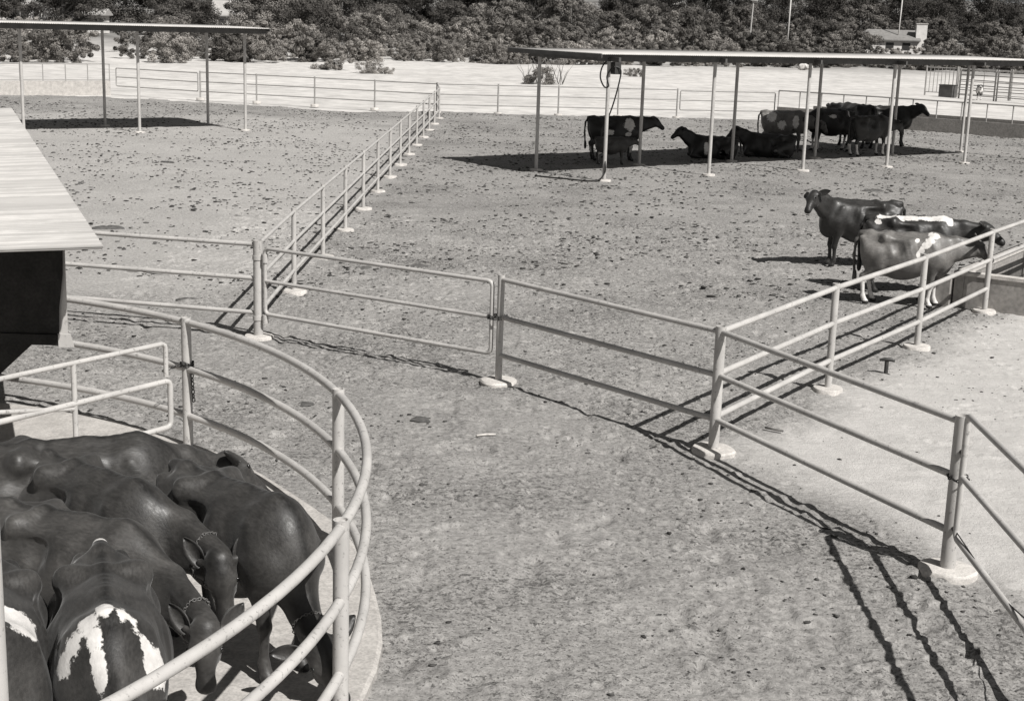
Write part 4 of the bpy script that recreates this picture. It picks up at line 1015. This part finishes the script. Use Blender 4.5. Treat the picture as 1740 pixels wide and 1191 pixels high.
for ri, (dy, kind, sp, sc, var) in enumerate(rows):
    xmax = 95+dy*.5; x = -75-dy*.5
    while x < xmax:
        x += sp*random.uniform(.7, 1.35); y = float(front_y(x*150/ (150+dy)))+dy+random.uniform(-1.5, 2.5)
        if abs(x) > y*.40+6 or not clear(x, y, kind): continue
        kd = kind
        if kind in ('scrub', 'pale') and random.random() < .35: kd = 'pale' if kind == 'scrub' else 'scrub'
        if kind == 'tree' and random.random() < .3: kd = 'mid'
        z = zone(x, y); s_c = sc*random.uniform(1-var, 1+var)
        depth = 'front scrub edge' if dy < 3 else 'middle scrub' if dy < 30 else 'upper scrub' if dy < 55 else 'top treeline'
        tone = {'scrub': 'grey bushy shrub', 'pale': 'pale dry shrub', 'mid': 'mid-grey spreading tree', 'tree': 'dark tall tree'}[kd]
        place(kd, x, y, s_c, f'{tone} in the {depth} {z}', 'shrub' if kd in ('scrub', 'pale') else 'tree', f'{tone}s, {depth}, {z}')
# lone shrubs out on the sand
place('scrub', -15.6, 121, .72, 'lone rounded shrub on the sand just in front of the scrub edge', 'shrub')
place('low', -12.2, 117.5, .8, 'low dark tuft of brush on the sand left of the long straight fence end', 'shrub')
place('low', -10.6, 117, .45, 'tiny tuft of brush on the sand beside a larger tuft', 'shrub')
def tuft(x, y, s, label):
    rg = np.random.default_rng(5); mb = MB()
    t = thing('desert_bush', label, 'bush', (x, y, -.1))
    c = protos['low'][0].copy(); COL.objects.link(c); c.parent = t; c.name = 'foliage'; c.scale = (s, s*.7, s*.9)
    for k in range(34):
        a = rg.uniform(0, 6.28); L = rg.uniform(.8, 2.1)*s; q = rg.uniform(.25, .75); bx0 = rg.uniform(-1.3, 1.6)*s
        mb.tube([(bx0, 0, 0), (bx0+math.cos(a)*q*L*.4, math.sin(a)*q*L*.3, L*.6), (bx0+math.cos(a)*q*L*.9, math.sin(a)*q*L*.6, L)], [.025, .018, .008], 4)
    mb.build('twigs', M_BARK, t)
tuft(1.6, 107.3, 1.05, 'spiky lone desert bush on the bright sand behind the right shade roof')
place('low', 13.5, 75.5, .6, 'dark weedy tuft growing at the foot of the far gate behind the grey cow', 'shrub', zs=.6)
place('low', 10.0, 128, .6, 'low tuft on the sand behind the right shade roof hose', 'shrub')
for q in protos.values():
    for o in q: bpy.data.objects.remove(o)
for o in trunks.values(): bpy.data.objects.remove(o)

# ------------------------------------------------------------------ houses and poles in the trees
def house(label, x, y, rz, Wd, Dp, hw, hr, roofm, z=0, chimney=None, name='house', hip=False):
    t = thing(name, label, 'house', (x, y, gz(x, y)+z), rz)
    MB().box((0, 0, hw/2), (Wd, Dp, hw)).build('wall', M_WHITEWALL, t, False)
    o = .4; X = Wd/2+o; Y = Dp/2+o; k = Wd*.25 if hip else 0
    MB().add([(-X, -Y, hw), (X, -Y, hw), (X, Y, hw), (-X, Y, hw), (-X+k, 0, hw+hr), (X-k*0, 0, hw+hr), (-X, -Y, hw-.15), (X, -Y, hw-.15), (X, Y, hw-.15), (-X, Y, hw-.15)],
             [(0, 1, 5, 4), (2, 3, 4, 5), (1, 2, 5), (3, 0, 4), (6, 7, 1, 0), (7, 8, 2, 1), (8, 9, 3, 2), (9, 6, 0, 3), (9, 8, 7, 6)]).build('roof', roofm, t, False)
    for wx in (-Wd*.3, Wd*.05, Wd*.32):
        MB().box((wx, -Dp/2-.02, hw*.55), (1.1, .05, 1.0)).build('window', M_DARK, t, False)
    if chimney:
        cx, cy, cw, ch_ = chimney; c = MB().box((cx, cy, ch_/2), (cw, cw*.8, ch_)).build('chimney', M_WHITEWALL, t, False)
        MB().box((cx, cy, ch_+.04), (cw+.15, cw*.8+.15, .12)).build('cap', M_PAD, c, False)
    return t
house('low house with a broad dark shingle roof and a tall white chimney at upper right', 52.6, 214, R(-8), 8.5, 6, 2.0, 1.4, M_SHINGLE, .3, (4.75, -2.0, 1.5, 4.3), hip=True)
house('pale-roofed house with a gable and small chimney at the upper left edge of the trees', -39.5, 205, R(5), 6, 6, 2.4, 2.0, M_PALE_ROOF, 0, (-.5, 1.5, .8, 5.2))
house('long grey-roofed house at the very top left', -69.7, 205, R(0), 4.4, 5, 2.8, 1.0, M_PALE_ROOF, 0)
house('small white shed half hidden by trees between the two pale-roofed houses', -55, 190, R(0), 2.8, 3, 2.4, .7, M_PALE_ROOF, 0, name='white_shed')
lpz = thing('lamp_pole', 'slim pale pole with a lamp head rising out of the trees', 'lamp pole', (28.0, 182, gz(28.0, 182)))
auto(MB().tube([(0, 0, 0), (.25, 0, 7.4)], [.11, .08], 8).build('pole', M_PIPE, lpz)); MB().box((.35, -.1, 7.5), (.8, .4, .28)).build('lamp_head', M_PIPE, lpz, False)
o = MB().tube([(33.8, 188, gz(33.8, 188)), (33.9, 188, gz(33.8, 188)+7.9)], .09, 8).build('pole', M_PIPE); tag(o, 'bare slim pole in the trees right of the lamp pole', 'pole')
o = MB().tube([(53.9, 212, gz(54, 212)), (54.1, 212, gz(54, 212)+8.0)], .09, 8).build('pole', M_PIPE); tag(o, 'thin mast rising above the white chimney', 'pole')
